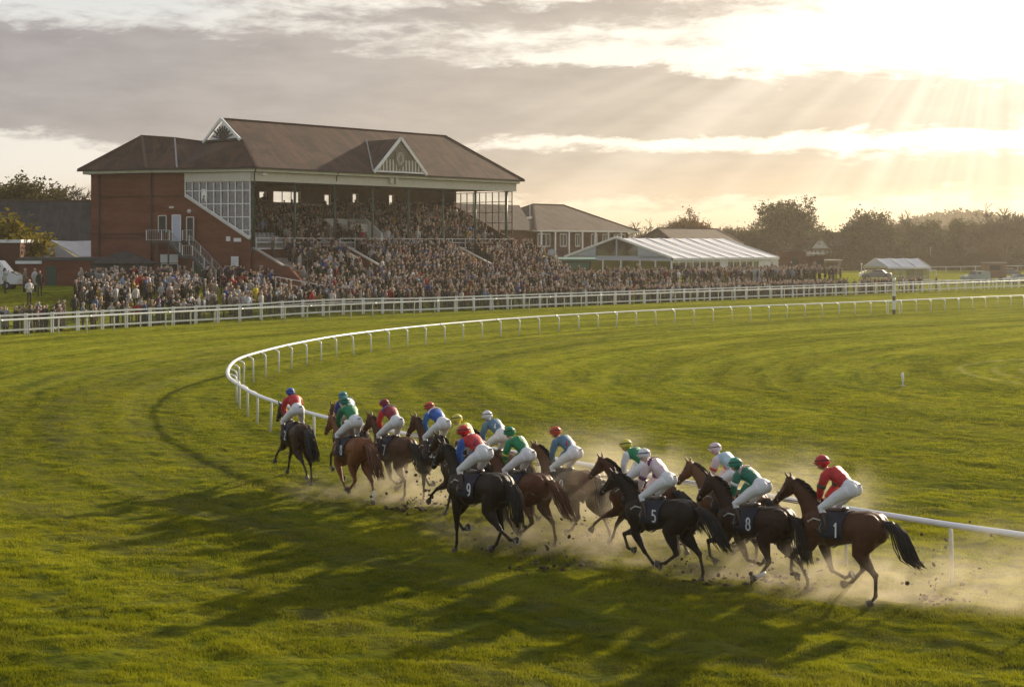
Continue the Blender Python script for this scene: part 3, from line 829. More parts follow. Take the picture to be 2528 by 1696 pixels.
# upper deck: stepped seating
SR = []      # step (v, z) for the seats
mb = MB()
for i in range(13):
    v_ = 1.6+i*.7; z_ = 6.15+i*.30; SR.append((v_, z_))
    mb.slab([G(.3, v_-.25, z_-.4), G(LEN-.1, v_-.25, z_-.4), G(LEN-.1, v_-.25, z_), G(.3, v_-.25, z_)], V*.7)
mb.slab([G(0, -.1, 5.75), G(LEN, -.1, 5.75), G(LEN, 1.35, 5.75), G(0, 1.35, 5.75)], (0, 0, .3))
mb.build('seating_steps', MAT['concrete'], GS)
mb = MB(); mb.slab([G(0, -.12, 4.2), G(LEN, -.12, 4.2), G(LEN, -.12, 6.0), G(0, -.12, 6.0)], V*.25); mb.build('deck_wall', MAT['brick'], GS)
mb = MB()
for a, b_ in ((.2, 9.4), (10.4, LEN+.2)):
    for zz in (7.05, 6.65): mb.beam(G(a, -.25, zz), G(b_, -.25, zz), .05, .06)
    n_ = int((b_-a)/1.9)
    for k in range(n_+1): mb.beam(G(a+(b_-a)*k/n_, -.25, 6.0), G(a+(b_-a)*k/n_, -.25, 7.05), .05, .05, up=V)
mb.beam(G(0, -.18, 6.05), G(LEN, -.18, 6.05), .3, .1)
mb.build('deck_railing', MAT['white'], GS)
# vomitory with white cheek walls in the middle of the deck
mb = MB()
mb.slab([G(12.2, 3.0, 6.2), G(12.2, 5.8, 6.2), G(12.2, 5.8, 9.15), G(12.2, 4.6, 9.15), G(12.2, 3.0, 8.2)], U*.2)
mb.slab([G(12.2, 5.8, 8.0), G(17.5, 5.8, 8.0), G(17.5, 5.8, 9.15), G(12.2, 5.8, 9.15)], V*.2)
mb.slab([G(17.3, 1.4, 6.2), G(17.3, 5.8, 6.2), G(17.3, 5.8, 9.15), G(17.3, 3.9, 9.15), G(17.3, 1.4, 7.6)], U*.2)
mb.slab([G(15.0, 3.6, 6.2), G(17.3, 3.6, 6.2), G(17.3, 3.6, 8.6), G(15.0, 3.6, 8.6)], V*.15)
mb.build('stairwell_walls', MAT['cream'], GS)
mb = MB(); mb.beam(G(12.2, 5.7, 9.6), G(17.5, 5.7, 9.6), .05, .05)
for k in range(5): mb.beam(G(12.2+k*1.32, 5.7, 9.1), G(12.2+k*1.32, 5.7, 9.6), .04, .04, up=V)
mb.build('stairwell_rail', MAT['darkgrey'], GS)
# lower terracing stepping down to the lawn
LR = []
mb = MB()
for i in range(12):
    v_ = -.75-i*.66; z_ = 5.15-i*.345; LR.append((v_, z_))
    mb.slab([G(-.0 if i > 6 else .3, v_-.33, max(z_-1.6, .4)), G(LEN+2, v_-.33, max(z_-1.6, .4)), G(LEN+2, v_-.33, z_), G(-.0 if i > 6 else .3, v_-.33, z_)], V*.66)
mb.build('terrace_steps', MAT['concrete'], GS)
for u, ln in ((-.05, 4.6), (10.2, 3.4), (11.5, 4.9), (25.8, 3.2), (27.1, 4.9), (LEN+1.9, 5.0)):
    zl = 6.1-ln*.36
    mb = MB(); mb.slab([G(u, -.1, 1.5), G(u, -ln, 1.5), G(u, -ln, zl), G(u, -.1, 6.1)], U*.25)
    o = mb.build('stair_wall', MAT['brick'], GS)
    mb = MB(); mb.beam(G(u+.12, -.1, 6.16), G(u+.12, -ln, zl+.06), .34, .12)
    if u < 1: mb.beam(G(u+.12, -ln, zl+.06), G(u+.12, -ln-.9, zl+.06), .34, .12)
    mb.build('coping', MAT['cream' if u > 1 else 'concrete'], o)
mb = MB(); mb.slab([G(-.1, -4.6, 1.3), G(-.1, -8.6, 1.3), G(-.1, -8.6, 2.3), G(-.1, -5.6, 4.4), G(-.1, -4.6, 4.44)], U*.3); mb.build('stair_wall', MAT['brick'], GS)
# white handrail ramp at the foot of the flank wall
mb = MB()
h0, h1, h2 = G(-2.6, -7.0, 3.55), G(2.3, -9.2, 2.55), G(4.4, -9.9, 2.45)
for dz_ in (0, -.5):
    mb.beam(h0+Z*dz_, h1+Z*dz_, .06, .07); mb.beam(h1+Z*dz_, h2+Z*dz_, .06, .07)
for k in range(5):
    p = h0+(h1-h0)*k/4; mb.beam(p-Z*1.15, p, .06, .06, up=V)
mb.beam(h2-Z*1.1, h2, .06, .06, up=V)
rp = mb.build('ramp_railing', MAT['white'], GS)
# ---- end wall fittings: landing, stair, doors
ew = (WC-WB).normalized(); sd_ = (WD-WC).normalized(); nn = Vector((sd_.y, -sd_.x, 0)).normalized()
def S(t, out, z): return WB+sd_*t+nn*out+Vector((0, 0, z))
def door(t, z, w_, h_, mat, name='door'):
    mb = MB(); mb.slab([S(t, .04, z), S(t+w_, .04, z), S(t+w_, .04, z+h_), S(t, .04, z+h_)], nn*.06); o = mb.build(name, MAT[mat], GS)
    mb = MB()
    for a in (0, w_): mb.beam(S(t+a, .12, z), S(t+a, .12, z+h_), .09, .08, up=nn)
    mb.beam(S(t, .12, z+h_), S(t+w_, .12, z+h_), .08, .1); mb.build('frame', MAT['white' if mat != 'dark' else 'cream'], o)
    return o
plain('sign_white', (.75, .75, .74), .5, .03); plain('sign_maroon', (.10, .02, .04), .5, .05); plain('door_blue', (.50, .55, .66), .5, .05)
plain('door_green', (.02, .10, .06), .5, .1)
door(1.95, 6.75, .9, 2.5, 'door_blue'); door(.45, 7.6, .85, 1.6, 'dark', 'window'); door(3.5, 6.75, .75, 2.3, 'dark')
door(.8, 2.3, 1.75, 2.3, 'dark'); door(4.2, 2.4, .95, 2.4, 'door_green')  # the wide dark panel stands in for the shaded opening under the landing
mb = MB(); mb.slab([S(.7, .14, 4.7), S(2.6, .14, 4.7), S(2.6, .14, 5.5), S(.7, .14, 5.5)], nn*.06); mb.build('sign', MAT['sign_white'], GS)
mb = MB(); mb.slab([S(1.6, .1, 9.9), S(2.1, .1, 9.9), S(2.1, .1, 10.1), S(1.6, .1, 10.1)], nn*.04); mb.build('lamp_plate', MAT['cream'], GS)
mb = MB(); mb.ell(S(3.75, .1, 9.6), .22, 10, 5); mb.build('alarm_bell', MAT['cream'], GS)
# staircase with two flights and balusters
ST = thing('outside_staircase', 'dark steel outside staircase with railings leading up to the white door', 'staircase', tuple(S(1.0, 1, 2.4)))
mb = MB(); mb.slab([S(.3, .12, 6.58), S(2.75, .12, 6.58), S(2.75, .12, 6.75), S(.3, .12, 6.75)], nn*1.9)
mb.slab([S(2.75, .12, 6.6), S(4.5, .12, 6.6), S(4.5, .12, 6.75), S(2.75, .12, 6.75)], nn*.75)
mb.build('landing', MAT['darkgrey'], ST)
def flight(t0, z0, t1, z1, out, w_, name='flight'):
    mb = MB(); n_ = int(abs(z1-z0)/.19)
    for k in range(n_):
        t = t0+(t1-t0)*(k+.5)/n_; z = z0+(z1-z0)*(k+1)/n_
        mb.slab([S(t-.15, out, z), S(t+.15, out, z), S(t+.15, out+w_, z), S(t-.15, out+w_, z)], (0, 0, .05))
    for o_ in (out, out+w_): mb.beam(S(t0, o_, z0-.1), S(t1, o_, z1-.1), .08, .3)
    mb.build(name, MAT['darkgrey'], ST)
flight(2.75, 6.75, 4.15, 5.3, .9, 1.1); flight(5.2, 5.3, 8.3, 2.5, .9, 1.1)
mb = MB(); mb.slab([S(4.1, .8, 5.15), S(5.25, .8, 5.15), S(5.25, .8, 5.3), S(4.1, .8, 5.3)], nn*1.3); mb.build('landing', MAT['darkgrey'], ST)
def railing(pts, nb):
    mb = MB(); mws = []
    for (a, za), (b_, zb), o_ in pts:
        p, q = S(a, o_, za), S(b_, o_, zb)
        mb.beam(p+Z*1.05, q+Z*1.05, .06, .06); mb.beam(p+Z*.12, q+Z*.12, .05, .05)
        n_ = max(2, int((q-p).length/.2))
        for k in range(n_+1):
            r_ = p+(q-p)*k/n_
            if k % 8 == 0: mws.append(MB())
            (mws[-1] if k % 8 == 0 else mb).beam(r_+Z*.1, r_+Z*1.04, .07 if k % 8 == 0 else .028, .07 if k % 8 == 0 else .028, up=nn)
    o = mb.build('railing', MAT['steel'], ST)
    for mw in mws: mw.build('railing_post', MAT['white'], o)
railing([((.3, 6.75), (2.75, 6.75), 2.0), ((2.75, 6.75), (4.15, 5.3), 2.0), ((4.15, 5.3), (5.2, 5.3), 2.0), ((5.2, 5.3), (8.3, 2.5), 2.0)], 0)
railing([((3.5, 6.75), (4.5, 6.75), .85), ((4.2, 6.3), (5.4, 5.3), .85), ((5.4, 5.3), (8.3, 2.6), .85)], 0)
for t in (1.4, 2.6, 4.6):
    mb = MB(); mb.beam(S(t, 1.9, 2.2), S(t, 1.9, 6.58 if t < 3 else 5.15), .12, .12, up=nn); mb.build('support_post', MAT['darkgrey'], ST)
# notices on the flank wall
def notice(t, z, w_, h_, lab, two=False):
    r = thing('notice_board', lab, 'sign', tuple(S(t, .1, z)))
    mb = MB(); mb.slab([S(t, .06, z), S(t+w_, .06, z), S(t+w_, .06, z+h_), S(t, .06, z+h_)], nn*.07); mb.build('board', MAT['sign_maroon' if two else 'sign_white'], r)
    if two:
        mb = MB(); mb.slab([S(t+.03, .13, z+h_*.55), S(t+w_-.03, .13, z+h_*.55), S(t+w_-.03, .13, z+h_-.03), S(t+.03, .13, z+h_-.03)], nn*.02); mb.build('header', MAT['sign_white'], r)
        mb = MB()
        for i in range(3): mb.beam(S(t+.2, .17, z+h_*(.66+.1*i)), S(t+w_-.2-.2*(i == 0), .17, z+h_*(.66+.1*i)), .02, .06)
        mb.build('lettering', MAT['door_blue'], r)
notice(8.2, 3.2, .85, 2.15, 'tall white and maroon notice board on the brick flank wall', True)
T_ = (WD-WB).length
notice(7.7, 6.75, .42, .45, 'small square white notice high on the brick flank wall')
notice(8.5, 6.7, .75, .35, 'small wide white notice beside the foot of the glazed screen')
# ------------------------------------------------------------------ other buildings
def hip_house(name, label, corner, du, dv_, z0, ze, zr, over, wallm, roofm, cat='building', hip=None, rz_ins=None):
    """corner = nearest wall corner; du, dv_ = world vectors of the two sides."""
    c = Vector((corner[0], corner[1], 0)); r = thing(name, label, cat, (c.x, c.y, z0))
    u, v = du.normalized(), dv_.normalized(); a, b_ = du.length, dv_.length
    P = lambda i, j, z: c+u*i+v*j+Vector((0, 0, z))
    mb = MB(); th = .25
    for p, q, n in ((P(0, 0, 0), P(a, 0, 0), v), (P(a, 0, 0), P(a, b_, 0), -u), (P(a, b_, 0), P(0, b_, 0), -v), (P(0, b_, 0), P(0, 0, 0), u)):
        mb.slab([p+Z*(z0-.6), q+Z*(z0-.6), q+Z*ze, p+Z*ze], n*th)
    mb.build('wall', MAT[wallm], r)
    o = over; h = b_/2+o if hip is None else hip
    e = [P(-o, -o, ze), P(a+o, -o, ze), P(a+o, b_+o, ze), P(-o, b_+o, ze)]
    r1, r2 = P(-o+h, b_/2, zr), P(a+o-h, b_/2, zr)
    mb = MB(); mb.poly([e[0], e[1], r2, r1]); mb.poly([e[1], e[2], r2]); mb.poly([e[2], e[3], r1, r2]); mb.poly([e[3], e[0], r1]); mb.slab([p-Z*.12 for p in e], (0, 0, .1))
    rf = mb.build('roof', MAT[roofm], r)
    mb = MB()
    for i in range(4): mb.beam(e[i]-Z*.1, e[(i+1) % 4]-Z*.1, .12, .2)
    mb.build('fascia', MAT['cream'], rf)
    mb = MB(); mb.beam(r1+Z*.04, r2+Z*.04, .3, .16)
    for i, q in enumerate((r1, r2, r2, r1)): mb.beam(e[i], q+Z*.04, .26, .14)
    mb.build('ridge_tiles', MAT['ridge'], rf)
    return r, P, a, b_
def win(P, r, i0, i1, z0, z1, j=-.04, n=2, mat='glass_dark', outv=None):
    mb = MB()
    for k in range(n+1):
        i = i0+(i1-i0)*k/n; mb.beam(P(i, j, z0), P(i, j, z1), .1, .1, up=V)
    for z in (z0, z1): mb.beam(P(i0, j, z), P(i1, j, z), .1, .12)
    w_ = mb.build('window', MAT['white'], r)
    mb = MB(); mb.slab([P(i0, j+.02, z0), P(i1, j+.02, z0), P(i1, j+.02, z1), P(i0, j+.02, z1)], (P(0, 1, 0)-P(0, 0, 0))*.01); mb.build('pane', MAT['window_dark'], w_)
m, nt, b = newmat('window_dark'); b.inputs['Base Color'].default_value = (.02, .022, .025, 1); b.inputs['Roughness'].default_value = .08
# clubhouse with veranda
r, P, a, b_ = hip_house('clubhouse', 'two storey brown brick clubhouse with hipped roof and white veranda posts', (3.4, 201.5), U*21, V*14, 1.8, 8.5, 12.5, 1.3, 'brick_brown', 'roof_brown')
for i in (-5.0,): pass
for k, (i0, i1, n) in enumerate(((.4, 3.0, 3), (5.2, 6.6, 2), (8.6, 9.6, 2), (12.2, 13.6, 2), (14.9, 16.2, 2), (17.6, 20.2, 3))):
    win(P, r, i0, i1, 6.2, 8.0, n=n)
for i in range(8):
    mb = MB(); mb.beam(P(i*3.0-.1, -1.15, 2.2), P(i*3.0-.1, -1.15, 8.4), .2, .2, up=V); mb.build('veranda_post', MAT['white'], r)
mb = MB(); mb.slab([P(0, -1.2, 4.6), P(21, -1.2, 4.6), P(21, 0, 4.6), P(0, 0, 4.6)], (0, 0, .2)); mb.build('balcony', MAT['darkgrey'], r)
mb = MB(); mb.beam(P(0, -1.2, 5.7), P(21, -1.2, 5.7), .06, .06)
for k in range(60): mb.beam(P(k*.36, -1.2, 4.8), P(k*.36, -1.2, 5.7), .03, .03, up=V)
mb.build('railing', MAT['darkgrey'], r)
mb = MB(); mb.slab([P(-10, .5, 1.5), P(0, .5, 1.5), P(0, .5, 8.5), P(-10, .5, 8.5)], V*9); mb.build('wing_wall', MAT['brick_brown'], r)
mb = MB(); mb.poly([P(-11, -.6, 8.5), P(-.9, -.6, 8.5), P(4, 7, 12.3), P(-11, 7, 12.3)]); mb.poly([P(-11, -.6, 8.49), P(-11, 7, 12.29), P(-11, 15, 8.49)]); mb.build('wing_roof', MAT['roof_brown'], r)
mb = MB(); mb.tube([P(-2.2, -.9, 8.5), P(-2.2, -.9, 12.2)], .05, 6); mb.beam(P(-2.9, -.9, 10.2), P(-1.8, -.9, 10.3), .05, .3); mb.build('aerial', MAT['cream'], r)
# low roofs behind the clubhouse
hip_house('brick_building', 'low brown brick building with dark roof beyond the clubhouse', (28, 240), U*19+V*0, V*9, 2, 6.6, 9.3, .5, 'brick_brown', 'roof_brown', hip=1.2)
# far houses on the left
r, P, a, b_ = hip_house('tiled_house', 'brick house with dark slate roof behind the autumn bushes', (-60, 152), Vector((22, 6, 0)), Vector((-3, 11, 0)), 2.4, 6.6, 11.4, .5, 'brick_brown', 'roof_slate', 'house', hip=.8)
mb = MB(); q = P(19.5, 7.5, 10.5); mb.box(q+Z*.6, (1.1, 1.4, 1.9)); mb.build('chimney', MAT['brick_brown'], r)
# flat roofed brick kiosk block at the left
def flat_block(name, label, c, du, dv_, z0, z1, wallm, cap='white', cat='building'):
    c = Vector((c[0], c[1], 0)); r = thing(name, label, cat, (c.x, c.y, z0)); P = lambda i, j, z: c+du.normalized()*i+dv_.normalized()*j+Vector((0, 0, z))
    a, b_ = du.length, dv_.length
    mb = MB(); mb.slab([P(0, 0, z0-.8), P(a, 0, z0-.8), P(a, b_, z0-.8), P(0, b_, z0-.8)], (0, 0, z1-z0+.8)); mb.build('wall', MAT[wallm], r)
    mb = MB(); mb.slab([P(-.12, -.12, z1+.003), P(a+.12, -.12, z1+.003), P(a+.12, b_+.12, z1+.003), P(-.12, b_+.12, z1+.003)], (0, 0, .3)); mb.build('roof', MAT[cap], r)
    return r, P, a, b_
r, P, a, b_ = flat_block('brick_outbuilding', 'low brick outbuilding with dark doors and white fascia left of the grandstand', (-44.6+ -2.0, 133), Vector((7.6, 1.0, 0)), Vector((-1, 6, 0)), 2.2, 4.9, 'brick', 'darkgrey')
for i in (2.5, 6.6):
    mb = MB(); mb.slab([P(i, -.06, 2.0), P(i+.9, -.06, 2.0), P(i+.9, -.06, 4.4), P(i, -.06, 4.4)], Vector((0, .05, 0))); mb.build('door', MAT['green_paint'], r)
mb = MB(); mb.beam(P(-.3, -.2, 4.75), P(2.1, -.2, 4.75), .1, .28); mb.build('fascia', MAT['white'], r)
flat_block('brick_block', 'tall flat roofed brick block with white coping behind the van', (-53.7, 135), Vector((6.4, .3, 0)), Vector((0, 6, 0)), 2.2, 6.6, 'brick_brown', 'white')
# white peaked tent behind the outbuilding
def tent(name, label, c, du, dv_, z0, ze, zr, bays, cat='marquee', legs=True, grey=False):
    c = Vector((c[0], c[1], 0)); r = thing(name, label, cat, (c.x, c.y, z0)); u, v = du.normalized(), dv_.normalized(); a, b_ = du.length, dv_.length
    P = lambda i, j, z: c+u*i+v*j+Vector((0, 0, z))
    mb = MB()
    n = bays
    for k in range(n):       # cloth sags a little between frames
        i0, i1 = a*k/n, a*(k+1)/n
        for j0, z0_, j1, z1_ in ((-.25, ze, b_/2, zr), (b_/2, zr, b_+.25, ze)):
            m_ = 4; 
            for q in range(m_):
                s0, s1 = q/m_, (q+1)/m_
                f = lambda s: (j0+(j1-j0)*s, z0_+(z1_-z0_)*s-.10*math.sin(math.pi*s))
                (ja, za), (jb, zb) = f(s0), f(s1)
                im = (i0+i1)/2
                mb.poly([P(i0+.04, ja, za), P(im, ja, za-.07), P(im, jb, zb-.07), P(i0+.04, jb, zb)])
                mb.poly([P(im, ja, za-.07), P(i1-.04, ja, za), P(i1-.04, jb, zb), P(im, jb, zb-.07)])
    rf = mb.build('roof', MAT['canvas'], r)
    mb = MB()
    for k in range(n+1):
        i = a*k/n
        mb.beam(P(i, -.27, ze+.02), P(i, b_/2, zr+.02), .14, .07); mb.beam(P(i, b_/2, zr+.02), P(i, b_+.27, ze+.02), .14, .07)
    mb.build('roof_ribs', MAT['canvas_seam'], rf)
    mb = MB()
    for j in (-.28, b_+.28): mb.beam(P(0, j, ze-.14), P(a, j, ze-.14), .05, .3)
    mb.build('valance', MAT['canvas'], rf)
    return r, P, a, b_
m, nt, b = newmat('canvas')
p = nt.coord('Object'); n_ = nt.noise(p, .9, 4, .6)
nt.set(b.inputs['Base Color'], nt.ramp(n_, [(.3, (.66, .66, .68)), (.7, (.80, .80, .80))])); b.inputs['Roughness'].default_value = .4
nt.set(b.inputs['Normal'], nt.bump(nt.noise(p, 2.5, 2), .25, .1))
plain('canvas_seam', (.45, .45, .47), .5, .05)
r, P, a, b_ = tent('peaked_tent', 'small white peaked tent rising behind the low brick outbuilding', (-44.3, 143), Vector((7, 3.5, 0)), Vector((-5.2, .8, 0)), 2.4, 5.25, 6.85, 2)
mb = MB(); mb.slab([P(-.05, 0, 5.1), P(-.05, b_, 5.1), P(-.05, b_/2, 6.75)], Vector((.05, .02, 0))); mb.build('gable', MAT['canvas_blue'] if 'canvas_blue' in MAT else plain('canvas_blue', (.42, .47, .55), .5, .05), r)
mb = MB(); mb.slab([P(0, .05, 2), P(a, .05, 2), P(a, .05, 4.85), P(0, .05, 4.85)], V*.05); mb.slab([P(0.02, 0, 2), P(.02, b_, 2), P(.02, b_, 5), P(.02, 0, 5)], Vector((.05, 0, 0))); mb.build('side_wall', MAT['canvas'], r)
# the big marquee
MC = Vector((20.4, 180, 0)); ML, MW = 24.6, 18.1; mz0, mze, mzr = 2.0, 4.70, 7.33
r, P, a, b_ = tent('marquee', 'large white clear span marquee with glazed gable and ribbed roof behind the crowd', (MC.x, MC.y), U*ML, V*MW, mz0, mze, mzr, 8)
# gable: blue-grey cloth with two glazed panels at the apex
jm = b_/2
def gz(j): return mze+(mzr-mze)*(1-abs(j-jm)/jm)
mb = MB()
seq = [0, jm-3.6, jm-.15, jm+.15, jm+3.6, b_]
mb.slab([P(0, 0, mze), P(0, seq[1], mze), P(0, seq[1], gz(seq[1])-.02)], U*.06)
mb.slab([P(0, seq[4], mze), P(0, b_, mze), P(0, seq[4], gz(seq[4])-.02)], U*.06)
mb.slab([P(0, jm-.12, mze), P(0, jm+.12, mze), P(0, jm+.12, mzr-.05), P(0, jm-.12, mzr-.05)], U*.06)
mb.slab([P(0, 0, mze-.35), P(0, b_, mze-.35), P(0, b_, mze+.25), P(0, 0, mze+.25)], U*.08)
mb.build('gable', MAT['canvas_blue'], r)
mb = MB()
for s in (-1, 1):
    mb.poly([P(.1, jm+s*.12, mze+.25), P(.1, jm+s*3.6, mze+.25), P(.1, jm+s*3.6, gz(jm+s*3.6)-.1), P(.1, jm+s*.12, mzr-.2)])
mb.build('gable_glass', MAT['glass_dark'], r)
mb = MB()
for j in (0.0, b_): mb.beam(P(-.05, j, mze+.1), P(-.05, jm, mzr+.1), .2, .28)
mb.build('gable_edge', MAT['white'], r)
for j in (0, 2.6, 5.1, 8.3, 11.4, 14.0, b_):
    mb = MB(); mb.beam(P(0.03, j, mz0-.4), P(.03, j, mze-.3), .16, .16, up=U); mb.build('leg', MAT['white'], r)
mb = MB(); mb.poly([P(.12, .1, mz0-.2), P(.12, b_-.1, mz0-.2), P(.12, b_-.1, mze-.35), P(.12, .1, mze-.35)]); mb.build('glass_wall', MAT['glass_dark'], r)
k = 0
for i in range(16):
    i0, i1 = a*i/16, a*(i+1)/16
    mb = MB(); mb.beam(P(i0, 0, mz0-.4), P(i0, 0, mze-.3), .13 if i % 2 else .2, .12, up=V); mb.build('leg', MAT['white'], r)
    if i in (7, 13, 15) or i == 14:
        mb = MB(); mb.slab([P(i0+.1, .03, mz0-.3), P(i1-.05, .03, mz0-.3), P(i1-.05, .03, mze-.3), P(i0+.1, .03, mze-.3)], V*.04); mb.build('cloth_wall', MAT['canvas'], r)
    else:
        mb = MB(); mb.poly([P(i0+.1, .05, mz0-.3), P(i1-.05, .05, mz0-.3), P(i1-.05, .05, mze-.3), P(i0+.1, .05, mze-.3)]); mb.build('window', MAT['glass_dark'], r)
mb = MB(); mb.beam(P(a, 0, mz0-.4), P(a, 0, mze-.3), .2, .12, up=V); mb.build('leg', MAT['white'], r)
mb = MB(); mb.beam(P(0, -.02, mze-.42), P(a, -.02, mze-.42), .08, .12); mb.beam(P(0, -.02, mz0+2.15), P(a, -.02, mz0+2.15), .05, .06); mb.build('transom', MAT['white'], r)
mb = MB(); mb.slab([P(a-.05, 0, mz0-.4), P(a-.05, b_, mz0-.4), P(a-.05, b_, mze), P(a-.05, jm, mzr-.05), P(a-.05, 0, mze)], U*.05); mb.build('end_gable', MAT['canvas'], r)
mb = MB(); mb.slab([P(0, b_-.05, mz0-.4), P(a, b_-.05, mz0-.4), P(a, b_-.05, mze), P(0, b_-.05, mze)], V*.05); mb.build('back_wall', MAT['canvas_blue'], r)
# white screens by the marquee's far corner
plain('screen_blue', (.38, .46, .50), .6, .06)
for i, (px, w_, lab) in enumerate(((1858, 2.6, 'pale blue screen panel at the near side of the marquee end wall'), (1905, 2.4, 'pale blue and white screen panel closing the marquee far corner'))):
    Y = 181+i*6; x = (px-CX)*Y/F; r = thing('screen_panel', lab, 'screen', (x, Y, 1.5), 0, 'pale blue screens at the end of the marquee')
    mb = MB(); mb.box((x, Y, 2.5), (w_*.8, .06, 1.5), .4); mb.build('panel', MAT['screen_blue'], r)
    mb = MB(); mb.beam((x-w_*.37, Y-.4, 1.4), (x-w_*.37, Y-.4, 3.3), .08, .08, up=Vector((0, 1, 0))); mb.beam((x+w_*.37, Y+.4, 1.4), (x+w_*.37, Y+.4, 3.3), .08, .08, up=Vector((0, 1, 0))); mb.build('frame', MAT['white'], r)
# round silvery sign on a pole in the crowd
x, Y = (1363-CX)*158/F, 158
r = thing('round_sign', 'silvery many-sided sign on a pole above the crowd before the clubhouse', 'sign', (x, Y, 2))
mb = MB(); mb.tube([(x, Y, 1.8), (x, Y, 5.0)], .05, 6); mb.build('pole', MAT['darkgrey'], r)
mb = MB(); mb.tube([(x, Y-.06, 5.45), (x, Y+.06, 5.45)], .52, 8, smooth=False); o_ = mb.build('disc', MAT['screen_blue'], r)
mb = MB()
for q in range(8):
    a_ = q*math.pi/4; mb.beam((x, Y-.08, 5.45), (x+.45*math.cos(a_), Y-.08, 5.45+.45*math.sin(a_)), .04, .03)
mb.build('starburst', MAT['white'], r)
# green roofed kiosk between terrace and marquee
x, Y = (1400-CX)*164/F, 164
r = thing('kiosk', 'small green kiosk in the crowd left of the marquee', 'kiosk', (x, Y, 2))
mb = MB(); mb.box((x, Y+1.5, 3.2), (5.6, 3, 2.6)); mb.build('wall', MAT['brick_brown'], r)
plain('kiosk_green', (.06, .17, .13), .5, .1)
mb = MB(); mb.slab([(x-3.4, Y-.6, 4.55), (x+3.4, Y-.6, 4.55), (x+3.4, Y+3.4, 4.75), (x-3.4, Y+3.4, 4.75)], (0, 0, .2)); mb.build('roof', MAT['kiosk_green'], r)
mb = MB(); mb.slab([(x-.6, Y-.1, 3.6), (x+2.6, Y-.1, 3.6), (x+2.6, Y-.1, 4.4), (x-.6, Y-.1, 4.4)], (0, .06, 0)); mb.build('board', MAT['kiosk_green'], r)
# timber hut with dark hipped roof before the end wall
x, Y = (302-CX)*129/F, 129
r = thing('serving_hut', 'dark wooden serving hut with hipped roof before the brick end wall', 'hut', (x, Y, 2.2))
z0 = 2.1
mb = MB(); e = [(x-2.6, Y-1.4, 4.75), (x+2.6, Y-1.4, 4.75), (x+2.6, Y+2.4, 4.75), (x-2.6, Y+2.4, 4.75)]
mb.poly([e[0], e[1], (x+.5, Y+.5, 5.75), (x-.5, Y+.5, 5.75)]); mb.poly([e[1], e[2], (x+.5, Y+.5, 5.75)]); mb.poly([e[2], e[3], (x-.5, Y+.5, 5.75), (x+.5, Y+.5, 5.75)]); mb.poly([e[3], e[0], (x-.5, Y+.5, 5.75)])
mb.slab([(a_[0], a_[1], 4.6) for a_ in e], (0, 0, .14)); mb.build('roof', MAT['roof_slate'], r)
mb = MB(); mb.box((x, Y+1.9, 3.4), (4.6, .2, 2.6)); mb.box((x, Y-.7, 2.6), (4.6, .15, 1.1))
for s in (-2.2, 2.2): mb.box((x+s, Y+.5, 3.4), (.2, 2.6, 2.6))
mb.box((x+.1, Y-.75, 4.35), (4.6, .12, .4)); mb.build('wall', MAT['darkgrey'], r)
mb = MB(); mb.box((x, Y-.85, 3.18), (4.7, .5, .07)); mb.build('counter', MAT['cream'], r)
# right hand outbuildings
for nm, lab, px, py, w_, h_, Y, mt in (('brick_store', 'brown brick store with flat roof beside the marquee end', 1952, 640, 3.9, 3.1, 206, 'brick_brown'),
        ('ticket_hut', 'small brown brick hut with pale roof beyond the marquee', 2012, 655, 2.0, 2.7, 208, 'brick_brown'),
        ('stone_gateway', 'pale stone gateway hut with dark opening beyond the crowd', 2045, 655, 3.4, 2.3, 215, 'concrete')):
    x = (px-CX)*Y/F; z0 = H0(x, Y); zt_ = z0+h_
    r = thing(nm, lab, 'hut', (x, Y, z0))
    mb = MB()
    if nm == 'stone_gateway':
        for s in (-1.5, 1.5): mb.box((x+s, Y, z0+h_/2), (.45, 1.4, h_+.4))
        mb.box((x, Y+.8, z0+h_/2), (2.6, .1, h_)); mb.box((x, Y, zt_), (3.5, 1.5, .35))
    else: mb.box((x, Y, z0+h_/2-.3), (w_, 3, h_+.6))
    mb.build('wall', MAT[mt], r)
    mb = MB(); mb.box((x, Y, zt_+.32 if nm != 'stone_gateway' else zt_+.25), (w_+.3, 3.3, .12)); mb.build('roof', MAT['cream' if nm != 'brick_store' else 'roof_brown'], r)
    if nm != 'stone_gateway':
        mb = MB(); mb.box((x+.3, Y-1.52, z0+1.1), (.9, .08, 2.1)); mb.build('door', MAT['dark'], r)
# timber-framed white house among the trees
Y = 330; x = (2047-CX)*Y/F
r = thing('timbered_house', 'white timber framed house with gables half hidden by trees', 'house', (x, Y, 0))
mb = MB(); mb.box((x, Y+3, 2.4), (9.5, 6, 5.6)); mb.slab([(x-4.6, Y-.02, 5.2), (x+.4, Y-.02, 5.2), (x-2.1, Y-.02, 8.2)], (0, 1, 0)); mb.build('wall', MAT['white'], r)
mb = MB(); mb.poly([(x-5.2, Y-.4, 5.1), (x+5.4, Y-.4, 5.1), (x+5.4, Y+3, 9.4), (x-5.2, Y+3, 9.4)]); mb.poly([(x-5.2, Y+6.4, 5.1), (x+5.4, Y+6.4, 5.1), (x+5.4, Y+3, 9.39), (x-5.2, Y+3, 9.39)])
mb.slab([(x-5.1, Y-.5, 4.9), (x-2.1, Y-.5, 8.6), (x-2.1, Y-.5, 8.3), (x-4.8, Y-.5, 4.9)], (0, 3, 0)); mb.slab([(x+.9, Y-.5, 4.9), (x-2.1, Y-.5, 8.6), (x-2.1, Y-.5, 8.3), (x+.6, Y-.5, 4.9)], (0, 3, 0)); mb.build('roof', MAT['roof_brown'], r)
mb = MB()
